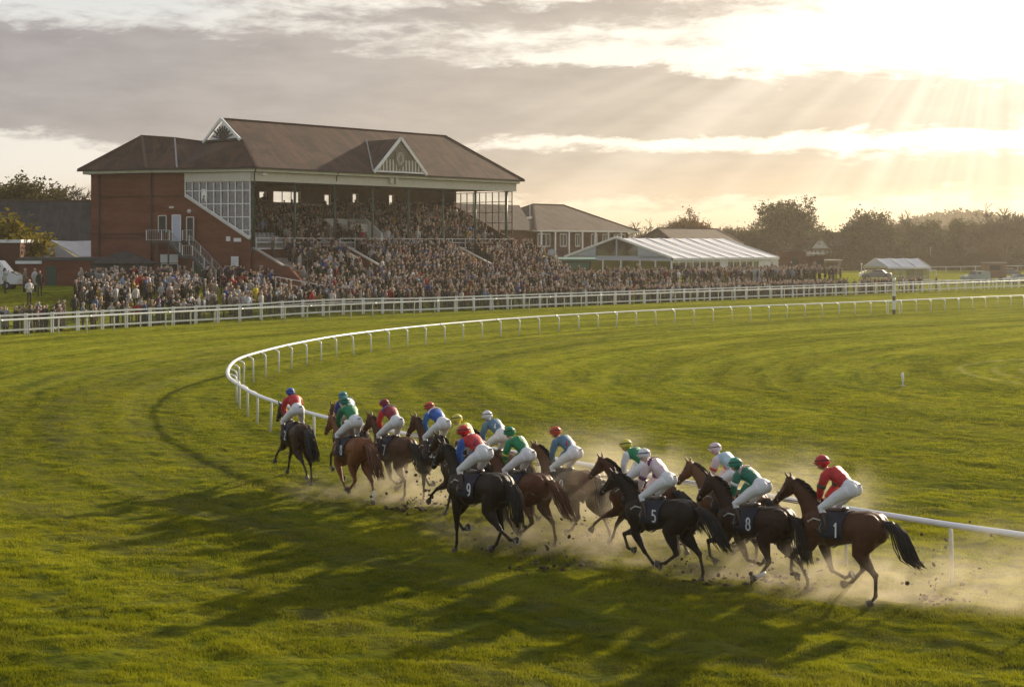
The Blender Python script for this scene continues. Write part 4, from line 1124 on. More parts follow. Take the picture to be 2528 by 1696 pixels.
for dx_ in (-4.2, -3.2, -2.1, -1.0, .1, 1.6, 3.2, 4.5): mb.box((x+dx_, Y-.06, 3.6), (.22, .08, 3.2))
for zz in (2.2, 4.2): mb.box((x, Y-.07, zz), (9.4, .08, .22))
mb.build('timber_frame', MAT['dark'], r)
for dx_ in (-2.6, 2.4):
    mb = MB(); mb.box((x+dx_, Y-.1, 3.3), (1.2, .1, 1.2)); mb.build('window', MAT['window_dark'], r)
# small open tent, right
x, Y = (2245-CX)*215/F, 215; z0 = H0(x, Y)
r, P, a, b_ = tent('open_tent', 'small white topped tent with clear sides on the right lawn', (x-3.5, Y), Vector((6.8, 1.0, 0)), Vector((-2.2, 4.6, 0)), z0, z0+2.3, z0+3.6, 3)
mb = MB()
mb.slab([P(0, 0, z0+2.3), P(0, b_, z0+2.3), P(0, b_/2, z0+3.55)], Vector((.06, 0, 0))); mb.build('gable', MAT['canvas_blue'], r)
mb = MB(); mb.poly([P(0, .03, z0), P(a, .03, z0), P(a, .03, z0+2.2), P(0, .03, z0+2.2)]); mb.build('clear_side', MAT['glass_dark'], r)
for i in range(4):
    for j in (0, b_):
        mb = MB(); mb.beam(P(a*i/3, j, z0-.2), P(a*i/3, j, z0+2.3), .1, .1, up=V); mb.build('leg', MAT['steel'], r)
mb = MB(); mb.box(P(4.4, .5, z0+1.05), (1.3, .3, 2.1)); mb.box(P(5.9, .7, z0+1.0), (1.0, .3, 2.0)); mb.build('side_curtain', MAT['concrete'], r)

# ------------------------------------------------------------------ vehicles
def vehicle(name, label, cat, loc, rz, kind, col, group=None):
    r = thing(name, label, cat, loc, rz, group)
    # profile along x (front +x), at local origin on the ground
    if kind == 'car': L, W_, Hh = 4.3, 1.75, 1.45; prof = [(-2.1, .35), (-2.12, .85), (-1.95, .98), (-1.35, 1.0), (-.85, 1.42), (.35, 1.45), (1.0, 1.02), (1.85, .88), (2.12, .7), (2.14, .35)]; cab = [(-1.25, 1.02), (-.8, 1.37), (.32, 1.39), (.86, 1.03)]
    elif kind == 'van': L, W_, Hh = 5.2, 2.0, 2.5; prof = [(-2.6, .45), (-2.62, 2.3), (-2.45, 2.5), (1.0, 2.5), (1.75, 1.55), (2.45, 1.25), (2.6, .9), (2.6, .45)]; cab = [(.45, 1.5), (.45, 2.25), (.95, 2.25), (1.5, 1.5)]
    else: L, W_, Hh = 4.7, 1.9, 1.85; prof = [(-2.3, .5), (-2.3, 1.75), (-2.15, 1.85), (.3, 1.85), (.75, 1.2), (2.1, 1.12), (2.3, .95), (2.3, .5)]; cab = [(-.4, 1.2), (-.4, 1.72), (.22, 1.72), (.6, 1.2)]
    mb = MB(); n = len(prof); vs = []
    for s, k in ((-1, 1), (1, 1)):
        for (a, z) in prof:
            w_ = W_/2*(.86 if z > 1.2 and kind == 'car' else .94 if z > 1.6 else 1)
            vs.append((a, s*w_, z))
    fs = [tuple(reversed(range(n))), tuple(range(n, 2*n))]+[(i, (i+1) % n, n+(i+1) % n, n+i) for i in range(n)]
    mb.add(vs, fs)
    me = mb.mesh('body', MAT['paint']); bm = bmesh.new(); bm.from_mesh(me); bmesh.ops.recalc_face_normals(bm, faces=bm.faces)
    bmesh.ops.bevel(bm, geom=[e_ for e_ in bm.edges], offset=.05, segments=2, affect='EDGES'); bm.to_mesh(me); bm.free()
    o = link_mesh('body', me, r); o.color = (*col, 1)
    def put(m_, nm, mat):
        q = link_mesh(nm, m_.mesh(nm, mat), r); return q
    for s in (-1, 1):
        m_ = MB(); m_.slab([(a, s*W_/2*(.955 if kind != 'car' else .93), z) for a, z in cab], (0, s*.02, 0)); put(m_, 'side_window', MAT['window_dark'])
    i0 = [i for i, q in enumerate(prof) if q[0] > .2 and q[1] > 1.3][-1]
    (xa, za), (xb, zb) = prof[i0], prof[i0+1]
    m_ = MB(); k = .07
    m_.slab([(xa+(xb-xa)*.12+k, -W_*.4, za+(zb-za)*.12+k*.6), (xa+(xb-xa)*.12+k, W_*.4, za+(zb-za)*.12+k*.6), (xa+(xb-xa)*.9+k, W_*.43, za+(zb-za)*.9+k*.6), (xa+(xb-xa)*.9+k, -W_*.43, za+(zb-za)*.9+k*.6)], (-.02, 0, -.02)); put(m_, 'windscreen', MAT['window_dark'])
    for a in (-L*.31, L*.31):
        for s in (-1, 1):
            m_ = MB(); m_.tube([(a, s*(W_/2-.2), .34), (a, s*(W_/2+.02), .34)], .34, 14, smooth=False); wv = put(m_, 'wheel', MAT['dark'])
            m_ = MB(); m_.tube([(a, s*(W_/2+.0), .34), (a, s*(W_/2+.035), .34)], .18, 10, smooth=False); q = link_mesh('rim', m_.mesh('rim', MAT['steel']), wv)
    for s in (-1, 1):
        m_ = MB(); m_.box((L/2+.0, s*W_*.36, .78 if kind == 'car' else .95), (.08, .3, .16)); put(m_, 'headlight', MAT['white'])
    return r
def vz(px, Y): x = (px-CX)*Y/F; return (x, Y, H0(x, Y))
vehicle('van', 'white van parked at the left edge in front of the brick block', 'van', vz(-24, 122), math.radians(5), 'van', (.72, .74, .76))
vehicle('parked_car', 'grey car parked beside the small white topped tent', 'car', vz(2165, 208), math.radians(160), 'car', (.20, .22, .25), 'cars parked on the right lawn')
vehicle('pickup_truck', 'pale blue green truck standing left of the brown horsebox', 'truck', vz(2408, 228), math.radians(200), 'jeep', (.25, .33, .34))
vehicle('parked_car', 'pale blue car nearer the rail at the right edge', 'car', vz(2512, 232), math.radians(185), 'car', (.30, .36, .40), 'cars parked on the right lawn')
vehicle('parked_car', 'dark blue car parked behind the pale car at the right edge', 'car', vz(2490, 262), math.radians(170), 'car', (.10, .14, .18), 'cars parked on the right lawn')
x, Y, z0 = vz(2453, 236)
r = thing('horsebox', 'brown box trailer with a side hatch on the right lawn', 'trailer', (x, Y, z0))
mb = MB(); mb.box((x, Y, z0+1.75), (3.6, 2.0, 2.5)); mb.build('body', MAT['render_wall'], r)
mb = MB(); mb.box((x-.1, Y-1.03, z0+2.2), (1.8, .06, .8)); mb.build('hatch', MAT['dark'], r)
mb = MB(); mb.box((x, Y, z0+3.05), (3.8, 2.2, .1)); mb.build('roof', MAT['concrete'], r)
for s in (-.9, .9):
    mb = MB(); mb.tube([(x+s, Y-1.05, z0+.35), (x+s, Y-.8, z0+.35)], .35, 12); mb.build('wheel', MAT['dark'], r)
mb = MB(); mb.beam((x+1.8, Y, z0+.6), (x+3.2, Y, z0+.6), .1, .1); mb.build('tow_bar', MAT['dark'], r)
# rails across the far lawn
def simple_rail(label, pts, mat='rail_white', h_=1.15, sp=3.0):
    p0 = Vector(pts[0]); r = thing('lawn_rail', label, 'rail', (p0.x, p0.y, 0), 0, 'white rails across the far lawn')
    mb = MB()
    for a, b2 in zip(pts, pts[1:]): mb.beam((a[0], a[1], H0(*a[:2])+h_), (b2[0], b2[1], H0(*b2[:2])+h_), .1, .14)
    mb.build('top_rail', MAT[mat], r)
    for a, b2 in zip(pts, pts[1:]):
        a, b2 = Vector((a[0], a[1], 0)), Vector((b2[0], b2[1], 0)); n_ = int((b2-a).length/sp)
        for k in range(n_+1):
            p = a+(b2-a)*k/max(n_, 1); z = H0(p.x, p.y); mb = MB(); mb.beam((p.x, p.y, z), (p.x, p.y, z+h_), .08, .08, up=Vector((0, 1, 0))); mb.build('post', MAT[mat], r)
simple_rail('white rail crossing the lawn between the gateway hut and the small tent', [(58, 235, 0), (66, 262, 0), (80, 260, 0)][:2]+[(79, 262, 0)])
simple_rail('long white rail on the lawn behind the vehicles at right', [(86, 300, 0), (128, 330, 0)], sp=5)
simple_rail('short white rail in front of the parked truck', [(80, 222, 0), (96, 230, 0)])
# crates and tables along the right fence
for i in range(9):
    px = 2290+i*26; Y = 212+i*2.2; x = (px-CX)*Y/F; z0 = H0(x, Y)
    r = thing('trestle_table', ('white topped trestle table, %s in the row on the right lawn' % ('first', 'second', 'third', 'fourth', 'fifth', 'sixth', 'seventh', 'eighth', 'ninth')[i]), 'table', (x, Y, z0), .3, 'white topped tables behind the right fence')
    for nm, bx, mt in (('tabletop', [((0, 0, .75), (1.5, .7, .05))], 'white'), ('leg', [((-.6, 0, .37), (.05, .6, .74))], 'steel'), ('leg', [((.6, 0, .37), (.05, .6, .74))], 'steel')):
        m_ = MB()
        for c_, s_ in bx: m_.box(c_, s_)
        link_mesh(nm, m_.mesh(nm, MAT[mt]), r)
# pole mast and goal-like frame on the far field
for px, Y, hh, lab in ((2297, 330, 5.2, 'thin pale pole standing on the far field'), (2127, 235, 2.6, 'short banded post on the lawn left of the small tent')):
    x, Y, z0 = vz(px, Y); r = thing('marker_pole', lab, 'pole', (x, Y, z0))
    mb = MB(); mb.tube([(x, Y, z0), (x, Y, z0+hh)], .07, 6); mb.build('pole', MAT['cream'], r)
    mb = MB(); mb.tube([(x, Y, z0+hh), (x, Y, z0+hh+.25)], .12, 8); mb.build('cap', MAT['white'], r)
# ------------------------------------------------------------------ trees
def leafmat(name, c1, c2, c3):
    m, nt, b = newmat(name)
    p = nt.coord('Object'); n = nt.noise(p, .9, 4, .65); n2 = nt.noise(p, 5, 2)
    c = nt.ramp(n, [(.3, c1), (.5, c2), (.7, c3)])
    c = nt.mix(1.0, c, nt.ramp(n2, [(.3, .7), (.7, 1.3)]), 'MULTIPLY')
    df = nt.new('ShaderNodeBsdfDiffuse'); tl = nt.new('ShaderNodeBsdfTranslucent'); mx = nt.new('ShaderNodeMixShader'); mx.inputs[0].default_value = .3
    nt.set(df.inputs[0], c); nt.set(tl.inputs[0], c)
    nt.l.new(df.outputs[0], mx.inputs[1]); nt.l.new(tl.outputs[0], mx.inputs[2]); nt.l.new(mx.outputs[0], nt.n['Material Output'].inputs[0])
leafmat('leaf_dark', (.022, .030, .010), (.040, .048, .014), (.070, .065, .018))
leafmat('leaf_olive', (.035, .038, .012), (.065, .060, .018), (.11, .085, .022))
leafmat('leaf_rust', (.07, .035, .010), (.12, .060, .015), (.17, .10, .025))
leafmat('leaf_yellow', (.10, .09, .012), (.18, .15, .020), (.26, .20, .03))
def limbs(mb, rr, p, d, L, r, depth, tips, bend=.25, split=3, up=.12):
    pts = [p]; rad = [r]; dd = d.copy(); seg = 4
    for i in range(seg):
        dd = (dd+Vector((rr.gauss(0, bend), rr.gauss(0, bend), rr.gauss(0, bend*.6)+up))*.35).normalized()
        pts.append(pts[-1]+dd*(L/seg)); rad.append(r*(1-.45*(i+1)/seg))
    mb.tube(pts, rad, 6 if depth > 2 else 4, caps=False)
    tips.append((pts[-1], depth)); tips.append((pts[2], depth))
    if depth == 0: return
    for k in range(split+(rr.random() < .4)):
        a = rr.random()*6.283; t = rr.uniform(.35, .8)
        side = dd.orthogonal().normalized(); side.rotate(Matrix.Rotation(a, 3, dd))
        nd = (dd*(1-t*.55)+side*t).normalized(); q = pts[rr.choice((2, 3, 4, 4))]
        limbs(mb, rr, q, nd, L*rr.uniform(.62, .82), max(r*.55, TW), depth-1, tips, bend, split, up)
TW = .075
def leaf_mesh(rr, centers, n, size, spread):
    r = np.random.default_rng(rr.randrange(9999))
    C = np.array([tuple(c) for c in centers]); k = r.integers(0, len(C), n)
    P = C[k]+r.normal(0, 1, (n, 3))*spread*(.4+.6*r.random((n, 1)))
    a = r.normal(0, 1, (n, 3)); a /= np.linalg.norm(a, axis=1, keepdims=True)
    b2 = np.cross(a, r.normal(0, 1, (n, 3))); b2 /= np.linalg.norm(b2, axis=1, keepdims=True)
    s = size*(.6+.8*r.random((n, 1)))
    v = np.stack([P-a*s, P+b2*s*.55, P+a*s, P-b2*s*.55], 1).reshape(-1, 3)
    return v, np.arange(n*4).reshape(-1, 4)
def make_tree(name, seed, h, kind, leaf, nl, size, spread, th=.28, cw=1.0):
    rr = random.Random(seed); mb = MB(); tips = []
    t0 = h*th
    trunk = [Vector((0, 0, -.5)), Vector((rr.gauss(0, .1), rr.gauss(0, .1), t0*.5)), Vector((rr.gauss(0, .25), rr.gauss(0, .25), t0))]
    mb.tube(trunk, [h*.034, h*.026, h*.022], 8)
    nb = 8 if kind != 'bare' else 8
    for k in range(nb):
        a = 6.283*k/nb+rr.random()*.6; sp = (rr.uniform(.5, 1.0) if k else .1)*cw
        d_ = Vector((math.cos(a)*sp, math.sin(a)*sp, 1.0)).normalized()
        limbs(mb, rr, trunk[-1]*rr.uniform(.8, 1.0), d_, h*.30*rr.uniform(.85, 1.1), h*.013, 3 if kind != 'bare' else 4, tips, .3 if kind != 'bare' else .22, 3 if kind != 'bare' else 3, .10)
    zm = max(t_[0].z for t_ in tips); f = h/zm
    mb.v = [(x, y, z*f if z > 0 else z) for x, y, z in mb.v]
    C = [Vector((t_[0].x, t_[0].y, t_[0].z*f)) for t_ in tips if t_[1] <= 2]
    if kind == 'dense':   # low skirts of foliage so the crown reaches the ground
        C += [Vector((rr.gauss(0, h*.20*cw), rr.gauss(0, h*.20*cw), abs(rr.gauss(h*.25, h*.12)))) for _ in range(160)]
    me_t = mb.mesh('trunk', MAT['bark']); me_l = None
    if nl:
        v, q_ = leaf_mesh(rr, C, nl, size, spread)
        v[:, 2] = np.maximum(v[:, 2], .05)
        me_l = npmesh('crown', v, q_, MAT[leaf], False)
    return me_t, me_l
PT = {
 'round': make_tree('r', 1, 16, 'leafy', 'leaf_dark', 15000, .23, .50, .22, 1.0),
 'dense': make_tree('d', 2, 12, 'dense', 'leaf_dark', 20000, .24, .70, .15, 1.1),
 'dense2': make_tree('d2', 5, 11, 'dense', 'leaf_olive', 19000, .24, .75, .12, 1.3),
 'rust': make_tree('u', 3, 12, 'leafy', 'leaf_rust', 9500, .20, .5, .2, 1.0),
 'olive': make_tree('o', 12, 12, 'leafy', 'leaf_olive', 11000, .20, .55, .2, 1.15),
 'bare': make_tree('b', 4, 14, 'bare', None, 0, 0, 0, .18, .75),
 'bare2': make_tree('b2', 9, 14, 'bare', None, 0, 0, 0, .2, .95),
 'yellow': make_tree('y', 6, 6, 'dense', 'leaf_yellow', 9000, .20, .45, .1, 1.2),
 'cone': make_tree('c', 8, 12, 'dense', 'leaf_dark', 14000, .22, .5, .1, .6),
}
tree_names = {'round': 'leafy_tree', 'dense': 'dense_tree', 'dense2': 'dense_tree', 'rust': 'autumn_tree', 'olive': 'autumn_tree', 'bare': 'bare_tree', 'bare2': 'bare_tree', 'yellow': 'yellow_bush', 'cone': 'conifer_tree'}
PH = {'round': 16, 'olive': 12, 'dense': 12, 'dense2': 11, 'rust': 12, 'bare': 14, 'bare2': 14, 'yellow': 6, 'cone': 12}
def tree(kind, dpx, dtop, Y, label, wk=1.0, rz=None, group=None, base=None):
    """dpx, dtop: where the crown's middle and its top stand in the photo (display px)."""
    x = (dpx/.9245-CX)*Y/F; z0 = H0(x, Y) if base is None else base
    top = H+(HY-dtop/.9245)*Y/F; s = (top-z0)/PH[kind]
    r = thing(tree_names[kind], label, 'bush' if kind == 'yellow' else 'tree', (x, Y, z0-.1), R.random()*6.28 if rz is None else rz, group)
    r.scale = (s*wk, s*wk, s)
    mt, ml = PT[kind]
    link_mesh('trunk', mt, r)
    if ml: link_mesh('crown', ml, r)
    return r
# left side
tree('olive', 45, 408, 175, 'thinning autumn tree rising behind the slate roofed house', 1.35)
tree('bare2', 118, 415, 178, 'bare twiggy tree between the autumn tree and the grandstand end wall', 1.0)
tree('olive', -14, 420, 180, 'autumn tree cut by the left edge behind the slate roofed house', 1.0)
tree('yellow', 8, 495, 140, 'large yellow green bush behind the brick block at left', 1.35)
tree('yellow', 50, 528, 147, 'smaller yellow bush nearest the white peaked tent', .9)
# behind the clubhouse
tree('bare', 1450, 495, 300, 'small bare tree just above the low dark roof', 1.1)
tree('rust', 1568, 476, 300, 'reddish half bare tree rising behind the low dark roof', .95)
tree('rust', 1600, 492, 310, 'smaller reddish tree at the right end of the low dark roof', .8)
tree('bare2', 1545, 492, 305, 'bare upright tree beside the reddish tree behind the low roof', .7)
tree('round', 1792, 453, 330, 'tall round headed tree standing highest above the marquee ridge', 1.25)
tree('bare2', 1648, 512, 330, 'thin bare tree between the reddish trees and the tall round headed tree', .7)
tree('dense', 1985, 483, 330, 'tall dense tree standing right of the white timbered house', 1.05)
tree('bare', 2060, 474, 350, 'tall bare tree directly behind the right shoulder of the dense tree', .8)
tree('bare', 2292, 459, 320, 'large bare tree with fan shaped branches near the right edge', 1.0)
tree('bare2', 2335, 480, 330, 'bare tree cut by the right edge of the view', .9)
tree('cone', 2200, 500, 340, 'narrow dark tree with pointed top before the hill', .9)
tree('cone', 2110, 503, 345, 'dark pointed tree below the left end of the hill', 1.0)
tree('round', 1725, 520, 345, 'broad low tree filling the gap left of the tall round headed tree', 1.2)
belt = [(1620, 545, 'dense2'), (1655, 530, 'dense'), (1690, 512, 'dense2'), (1730, 510, 'dense'), (1770, 505, 'dense2'), (1815, 505, 'dense'), (1850, 512, 'dense2'), (1868, 540, 'dense'),
        (1895, 518, 'rust'), (1925, 530, 'dense2'), (1945, 512, 'dense'), (1965, 545, 'dense2'), (2010, 512, 'dense'), (2035, 505, 'rust'), (2058, 530, 'dense2'), (2085, 505, 'dense'), (2110, 535, 'rust'),
        (2140, 520, 'dense2'), (2170, 535, 'dense'), (2200, 545, 'dense2'), (2225, 520, 'dense'), (2250, 535, 'rust'), (2275, 515, 'dense2'), (2300, 535, 'dense'), (2325, 515, 'dense2'), (2350, 530, 'dense'), (1885, 512, 'bare'), (2150, 500, 'bare'), (2245, 505, 'bare2')]
desc = ['below the reddish trees', 'behind the middle of the marquee ridge', 'left of the tall round headed tree', 'close left of the tall round headed tree', 'under the crown of the tall round headed tree', 'right below the tall round headed tree',
        'sloping down right of the tall round headed tree', 'above the far end of the marquee', 'behind the white timbered house', 'close right of the white timbered house', 'left shoulder of the tall dense tree', 'in front of the tall dense tree',
        'right shoulder of the tall dense tree', 'under the tall bare tree', 'in front of the tall bare tree', 'just right of the tall bare tree', 'below the left foot of the hill', 'before the middle of the hill', 'below the middle of the hill',
        'low before the right part of the hill', 'at the right end of the hill', 'left of the large fan shaped bare tree', 'under the large fan shaped bare tree', 'right of the large fan shaped bare tree', 'close to the right edge', 'at the very right edge', 'above the timbered house', 'before the hill crest', 'between the hill and the fan shaped tree']
kd = {'dense': 'dark dense tree', 'dense2': 'olive green bushy tree', 'rust': 'rust brown thin leaved tree', 'bare': 'small bare tree', 'bare2': 'small leafless tree'}
for (px, py, k), ds in zip(belt, desc):
    tree(k, px, py+11+R.uniform(-4, 7), R.uniform(345, 400), kd[k]+' '+ds, 1.45 if 'dense' in k else .9, group='trees of the belt beyond the far lawn')
for i in range(14):
    px = 1880+i*36
    tree('dense2' if i % 3 else 'dense', px, 578-8*(i % 4 == 1), 330, 'low hedge shrub, number %d along the foot of the tree belt' % (i+1) if False else
         'low dark shrub at the foot of the belt '+['below the timbered house', 'right of the timbered house', 'left of the dense tree foot', 'at the dense tree foot', 'above the small tent', 'right above the small tent', 'under the bare tree',
          'left of the pale pole', 'at the pale pole', 'right of the pale pole', 'above the parked truck', 'above the brown trailer', 'under the fan shaped tree', 'at the right edge'][i], 2.2, group='low shrubs at the foot of the tree belt')
# wooded hill
def hill_sheet(cx, cy, rx, ry, h, name):
    n = 60; gx, gy = np.meshgrid(np.linspace(-1, 1, n), np.linspace(-1, 1, n)); rr_ = np.sqrt(gx**2+gy**2)
    zz = h*np.clip(1-rr_**2, 0, 1)**.7*(1+.12*(vnoise(gx*5+9, gy*5+9, 1, 31)-.5))+3*vnoise(gx*40+60, gy*40+60, 1, 32)*(rr_ < .98)-2
    id_ = np.arange(n*n).reshape(n, n); q_ = np.stack([id_[:-1, :-1], id_[:-1, 1:], id_[1:, 1:], id_[1:, :-1]], -1).reshape(-1, 4)
    return npmesh(name, np.stack([cx+gx*rx, cy+gy*ry, zz], -1).reshape(-1, 3), q_, MAT['leaf_olive'])
Yh = 900; o = link_mesh('hill', hill_sheet((2190/.9245-CX)*Yh/F, Yh, 62, 120, 6.4+78*Yh/F-2, 'hill')); o['kind'] = 'structure'
o = link_mesh('hill', hill_sheet((2420/.9245-CX)*Yh/F, 1000, 90, 160, 22, 'hill2')); o['kind'] = 'structure'
r = np.random.default_rng(5); n = 900
hx = (2190/.9245-CX)*Yh/F+r.uniform(-60, 60, n); hy = Yh+r.uniform(-100, 30, n)
d2 = ((hx-(2190/.9245-CX)*Yh/F)/62)**2+((hy-Yh)/120)**2
hx, hy, d2 = hx[d2 < .97], hy[d2 < .97], d2[d2 < .97]
hz = (6.4+78*Yh/F-2)*np.clip(1-d2, 0, 1)**.7
v, q_ = leaf_mesh(random.Random(3), np.stack([hx, hy, hz], -1), 16000, 1.0, 2.2)
o = link_mesh('wood', npmesh('wood', v, q_, MAT['leaf_olive'], False)); tag(o, 'hazy wood covering the distant hill', 'wood', kind='stuff')
# ------------------------------------------------------------------ spectators
plain('trousers', (.045, .045, .055), .8, .4, 2); plain('hair_brown', (.06, .035, .02), .6, .2); plain('hair_fair', (.32, .24, .14), .6, .2); plain('hair_grey', (.38, .36, .34), .6, .1)
plain('hat_dark', (.05, .045, .04), .8, .2); plain('face', (.52, .34, .26), .55, .05)
def spectator(seed):
    """Standing person, front +x, feet at z 0. slots: 0 coat 1 trousers 2 skin 3 hair/hat"""
    rr = random.Random(seed); mb = MB(); pose = seed % 8
    hh = 1.70; fem = seed % 3 == 0; longc = seed % 4 == 1; lean = rr.uniform(-.02, .05)
    st = rr.uniform(.07, .12)
    for s in (-1, 1):
        mb.tube([(.0, s*.09, .90), (.01, s*st, .50), (-.01, s*st, .09)], [.085, .062, .045], 6, 1)
        mb.ell((.05, s*st, .05), (.13, .05, .05), 7, 3, 1)
    hem = .48 if longc else .82
    mb.tube([(0, 0, hem), (0, 0, .98), (lean*.5, 0, 1.15), (lean, 0, 1.33), (lean, 0, 1.44), (lean, 0, 1.49)],
            [(.20 if longc else .185, .135), (.165, .125), (.165, .12), (.20, .125), (.165, .10), (.07, .07)], 9, 0, side=(0, 1, 0))
    for s in (-1, 1):
        sh = Vector((lean, s*.19, 1.40))
        if pose in (0, 1, 5): pts = [sh, Vector((-.02, s*.26, 1.12)), Vector((.08, s*.25, .87))]
        elif pose in (2, 6): pts = [sh, Vector((-.01, s*.27, 1.13)), Vector((.20, s*.12, 1.08))]
        elif pose == 3: pts = [sh, Vector((.16, s*.27, 1.25)), Vector((.24, s*.07, 1.50))]
        elif pose == 4: pts = [sh, Vector((.1, s*.30, 1.18)), Vector((.30, s*.10, 1.22))]
        else: pts = [sh, Vector((-.05, s*.28, 1.14)), Vector((.05, s*.20, .95))]
        mb.tube(pts, [.062, .052, .042], 6, 0)
        hp = pts[-1]; dd = (pts[-1]-pts[-2]).normalized()
        mb.ell(hp+dd*.05, (.035, .035, .05), 6, 3, 2)
    tn = rr.uniform(-.35, .35); hd = Vector((lean+.02, 0, 1.60))
    mb.tube([(lean, 0, 1.46), (lean+.01, 0, 1.54)], [.055, .05], 6, 2)
    rot = Matrix.Rotation(tn, 3, 'Z')
    mb.ell(hd, (.092, .075, .115), 9, 6, 2, rot)
    mb.add([hd+rot @ Vector(p) for p in ((.085, -.014, -.02), (.085, .014, -.02), (.11, 0, -.03), (.088, 0, .015))], [(0, 1, 2), (1, 3, 2), (3, 0, 2)], 2)
    hat = seed % 5
    if hat in (0, 3): # hair
        mb.ell(hd+rot @ Vector((-.018, 0, .022)), (.095, .085, .108), 9, 5, 3, rot, -.2 if not fem else -.75)
        if fem: mb.tube([hd+rot @ Vector((-.05, 0, .04)), hd+rot @ Vector((-.08, 0, -.08)), hd+rot @ Vector((-.07, 0, -.2))], [.07, .075, .04], 6, 3)
    elif hat in (1, 4): # flat cap
        mb.ell(hd+rot @ Vector((-.01, 0, .06)), (.115, .10, .07), 9, 4, 3, rot, -.1)
        mb.ell(hd+rot @ Vector((.10, 0, .055)), (.055, .06, .014), 7, 3, 3, rot)
    elif hat == 2: # brimmed hat
        mb.ell(hd+rot @ Vector((0, 0, .065)), (.17, .16, .015), 10, 3, 3, rot); mb.ell(hd+rot @ Vector((0, 0, .075)), (.09, .085, .09), 9, 4, 3, rot, 0)
    if pose == 5 or seed % 7 == 3: mb.box((lean-.05, .25, 1.0), (.18, .07, .22), 0, 3)
    return mb
NV = 14
hairm = ['hair_brown', 'hat_dark', 'hair_grey', 'hair_fair']
SPM = []; SPB = []
for k in range(NV):
    b_ = spectator(k); SPB.append(b_)
    SPM.append([b_.mesh('person', [MAT['cloth'], MAT['trousers'], MAT['face'], MAT[hm]]) for hm in hairm])
coats = [('black', (.02, .02, .022), 16), ('dark navy', (.025, .03, .055), 12), ('charcoal grey', (.07, .07, .075), 9), ('dark brown', (.07, .045, .03), 8), ('olive green', (.07, .075, .04), 6),
         ('camel brown', (.28, .19, .11), 4), ('beige', (.36, .30, .23), 4), ('pale grey', (.38, .38, .40), 6), ('maroon', (.13, .03, .035), 4), ('tweed brown', (.15, .125, .095), 7), ('dusty pink', (.40, .24, .22), 3),
         ('cream white', (.60, .58, .54), 5), ('dark green', (.03, .06, .045), 5), ('denim blue', (.10, .15, .25), 3), ('mid grey', (.17, .17, .18), 6), ('white', (.68, .68, .68), 4), ('sky blue', (.25, .38, .55), 2), ('red', (.42, .03, .03), 2), ('mustard yellow', (.42, .28, .05), 1), ('royal blue', (.04, .10, .34), 2), ('purple', (.12, .04, .16), 1)]
cw_ = [c[2] for c in coats]
hats = {0: 'bare headed', 1: 'in a flat cap', 2: 'in a brimmed hat', 3: 'bare headed', 4: 'in a flat cap'}
SPOTS = []     # x, y, z, zone, facing
rr = random.Random(11)
def zone_x(px, row):
    marks = [(60, 'by the white van'), (190, 'before the brick outbuilding'), (330, 'near the serving hut'), (470, 'below the outside staircase'), (570, 'beside the notice board'), (690, 'below the brick flank wall'),
             (800, 'below the first terrace bay'), (930, 'below the stairwell'), (1060, 'below the middle terrace'), (1180, 'below the stand end'), (1290, 'before the clubhouse'), (1400, 'before the marquee gable'),
             (1540, 'before the marquee corner'), (1660, 'before the mid marquee'), (1800, 'before the marquee end'), (1950, 'before the brick huts'), (2110, 'near the small tent'), (2337, 'on the right lawn')]
    for m_, t_ in marks:
        if px*.9245 < m_: return t_
    return marks[-1][1]
# rows along the fence
OP = offset_path(out_ctl, 3.35, .5)
arc = 0.0
for row in range(6):
    Pth = offset_path(out_ctl, 3.3+row*.78, .5)
    for i, p in enumerate(Pth):
        px = CX+F*p.x/p.y*1.0
        if px < -20 or px > 2400: continue
        dens = (.92, .74, .62, .54, .47, .44)[row]
        if px < 190: dens *= (1.05, .7, .35, .1, 0, 0)[row]
        elif px < 620: dens *= (.85, .55, .3, .2, .18, .12)[row]
        elif px < 730: dens *= .75
        if px > 2010: dens *= max(0, 1-(px-2010)/330)*(.9 if row < 3 else .45)
        if rr.random() < dens:
            q = p+Vector((rr.gauss(0, .14), rr.gauss(0, .14), 0)); SPOTS.append((q.x, q.y, H0(q.x, q.y), row, 'in the row against the fence' if row == 0 else 'in the crowd behind the fence'))
# groups on the left lawn in front of the end wall
for k in range(215):
    v_ = rr.uniform(5.6, 13.0) ; 
    px = rr.choice((rr.gauss(330, 75), rr.gauss(420, 60), rr.uniform(215, 690), rr.uniform(560, 690), rr.gauss(280, 40)))
    if px < 185: continue
    # point at offset v_ behind the outer rail and under this bearing
    a = (px-CX)/F; # x = a*y ; (x-FA.x)*V.x+(y-FA.y)*V.y = v_
    y = (v_+FA.x*V.x+FA.y*V.y)/(a*V.x+V.y); x = a*y
    if y > 129.5 and px < 640: continue
    SPOTS.append((x, y, H0(x, y), 7, 'standing on the lawn'))
for px, Y in ((60, 114), (85, 115), (98, 113), (12, 112), (72, 110), (200, 117)): x = (px-CX)*Y/F; SPOTS.append((x, Y, H0(x, Y), 7, 'standing on the lawn'))
# lower terraces
for (v_, z_) in LR:
    u = .6 if z_ > 3.2 else .2
    while u < LEN+2.2:
        u += rr.uniform(.42, .62)
        if 9.9 < u < 12.1 and v_ > -5.2: continue
        if 25.4 < u < 27.9 and v_ > -5.2: continue
        if 8.6 < u < 9.9 and v_ < -4.5 and rr.random() < .75: continue
        if u < 3.0 and z_ > 3.0 and rr.random() < .85: continue
        if u < 10 and rr.random() < .42: continue
        if rr.random() < .90:
            p = G(u+rr.gauss(0, .05), v_+rr.uniform(-.15, .15)); SPOTS.append((p.x, p.y, z_, 8, 'on the lower terrace'))
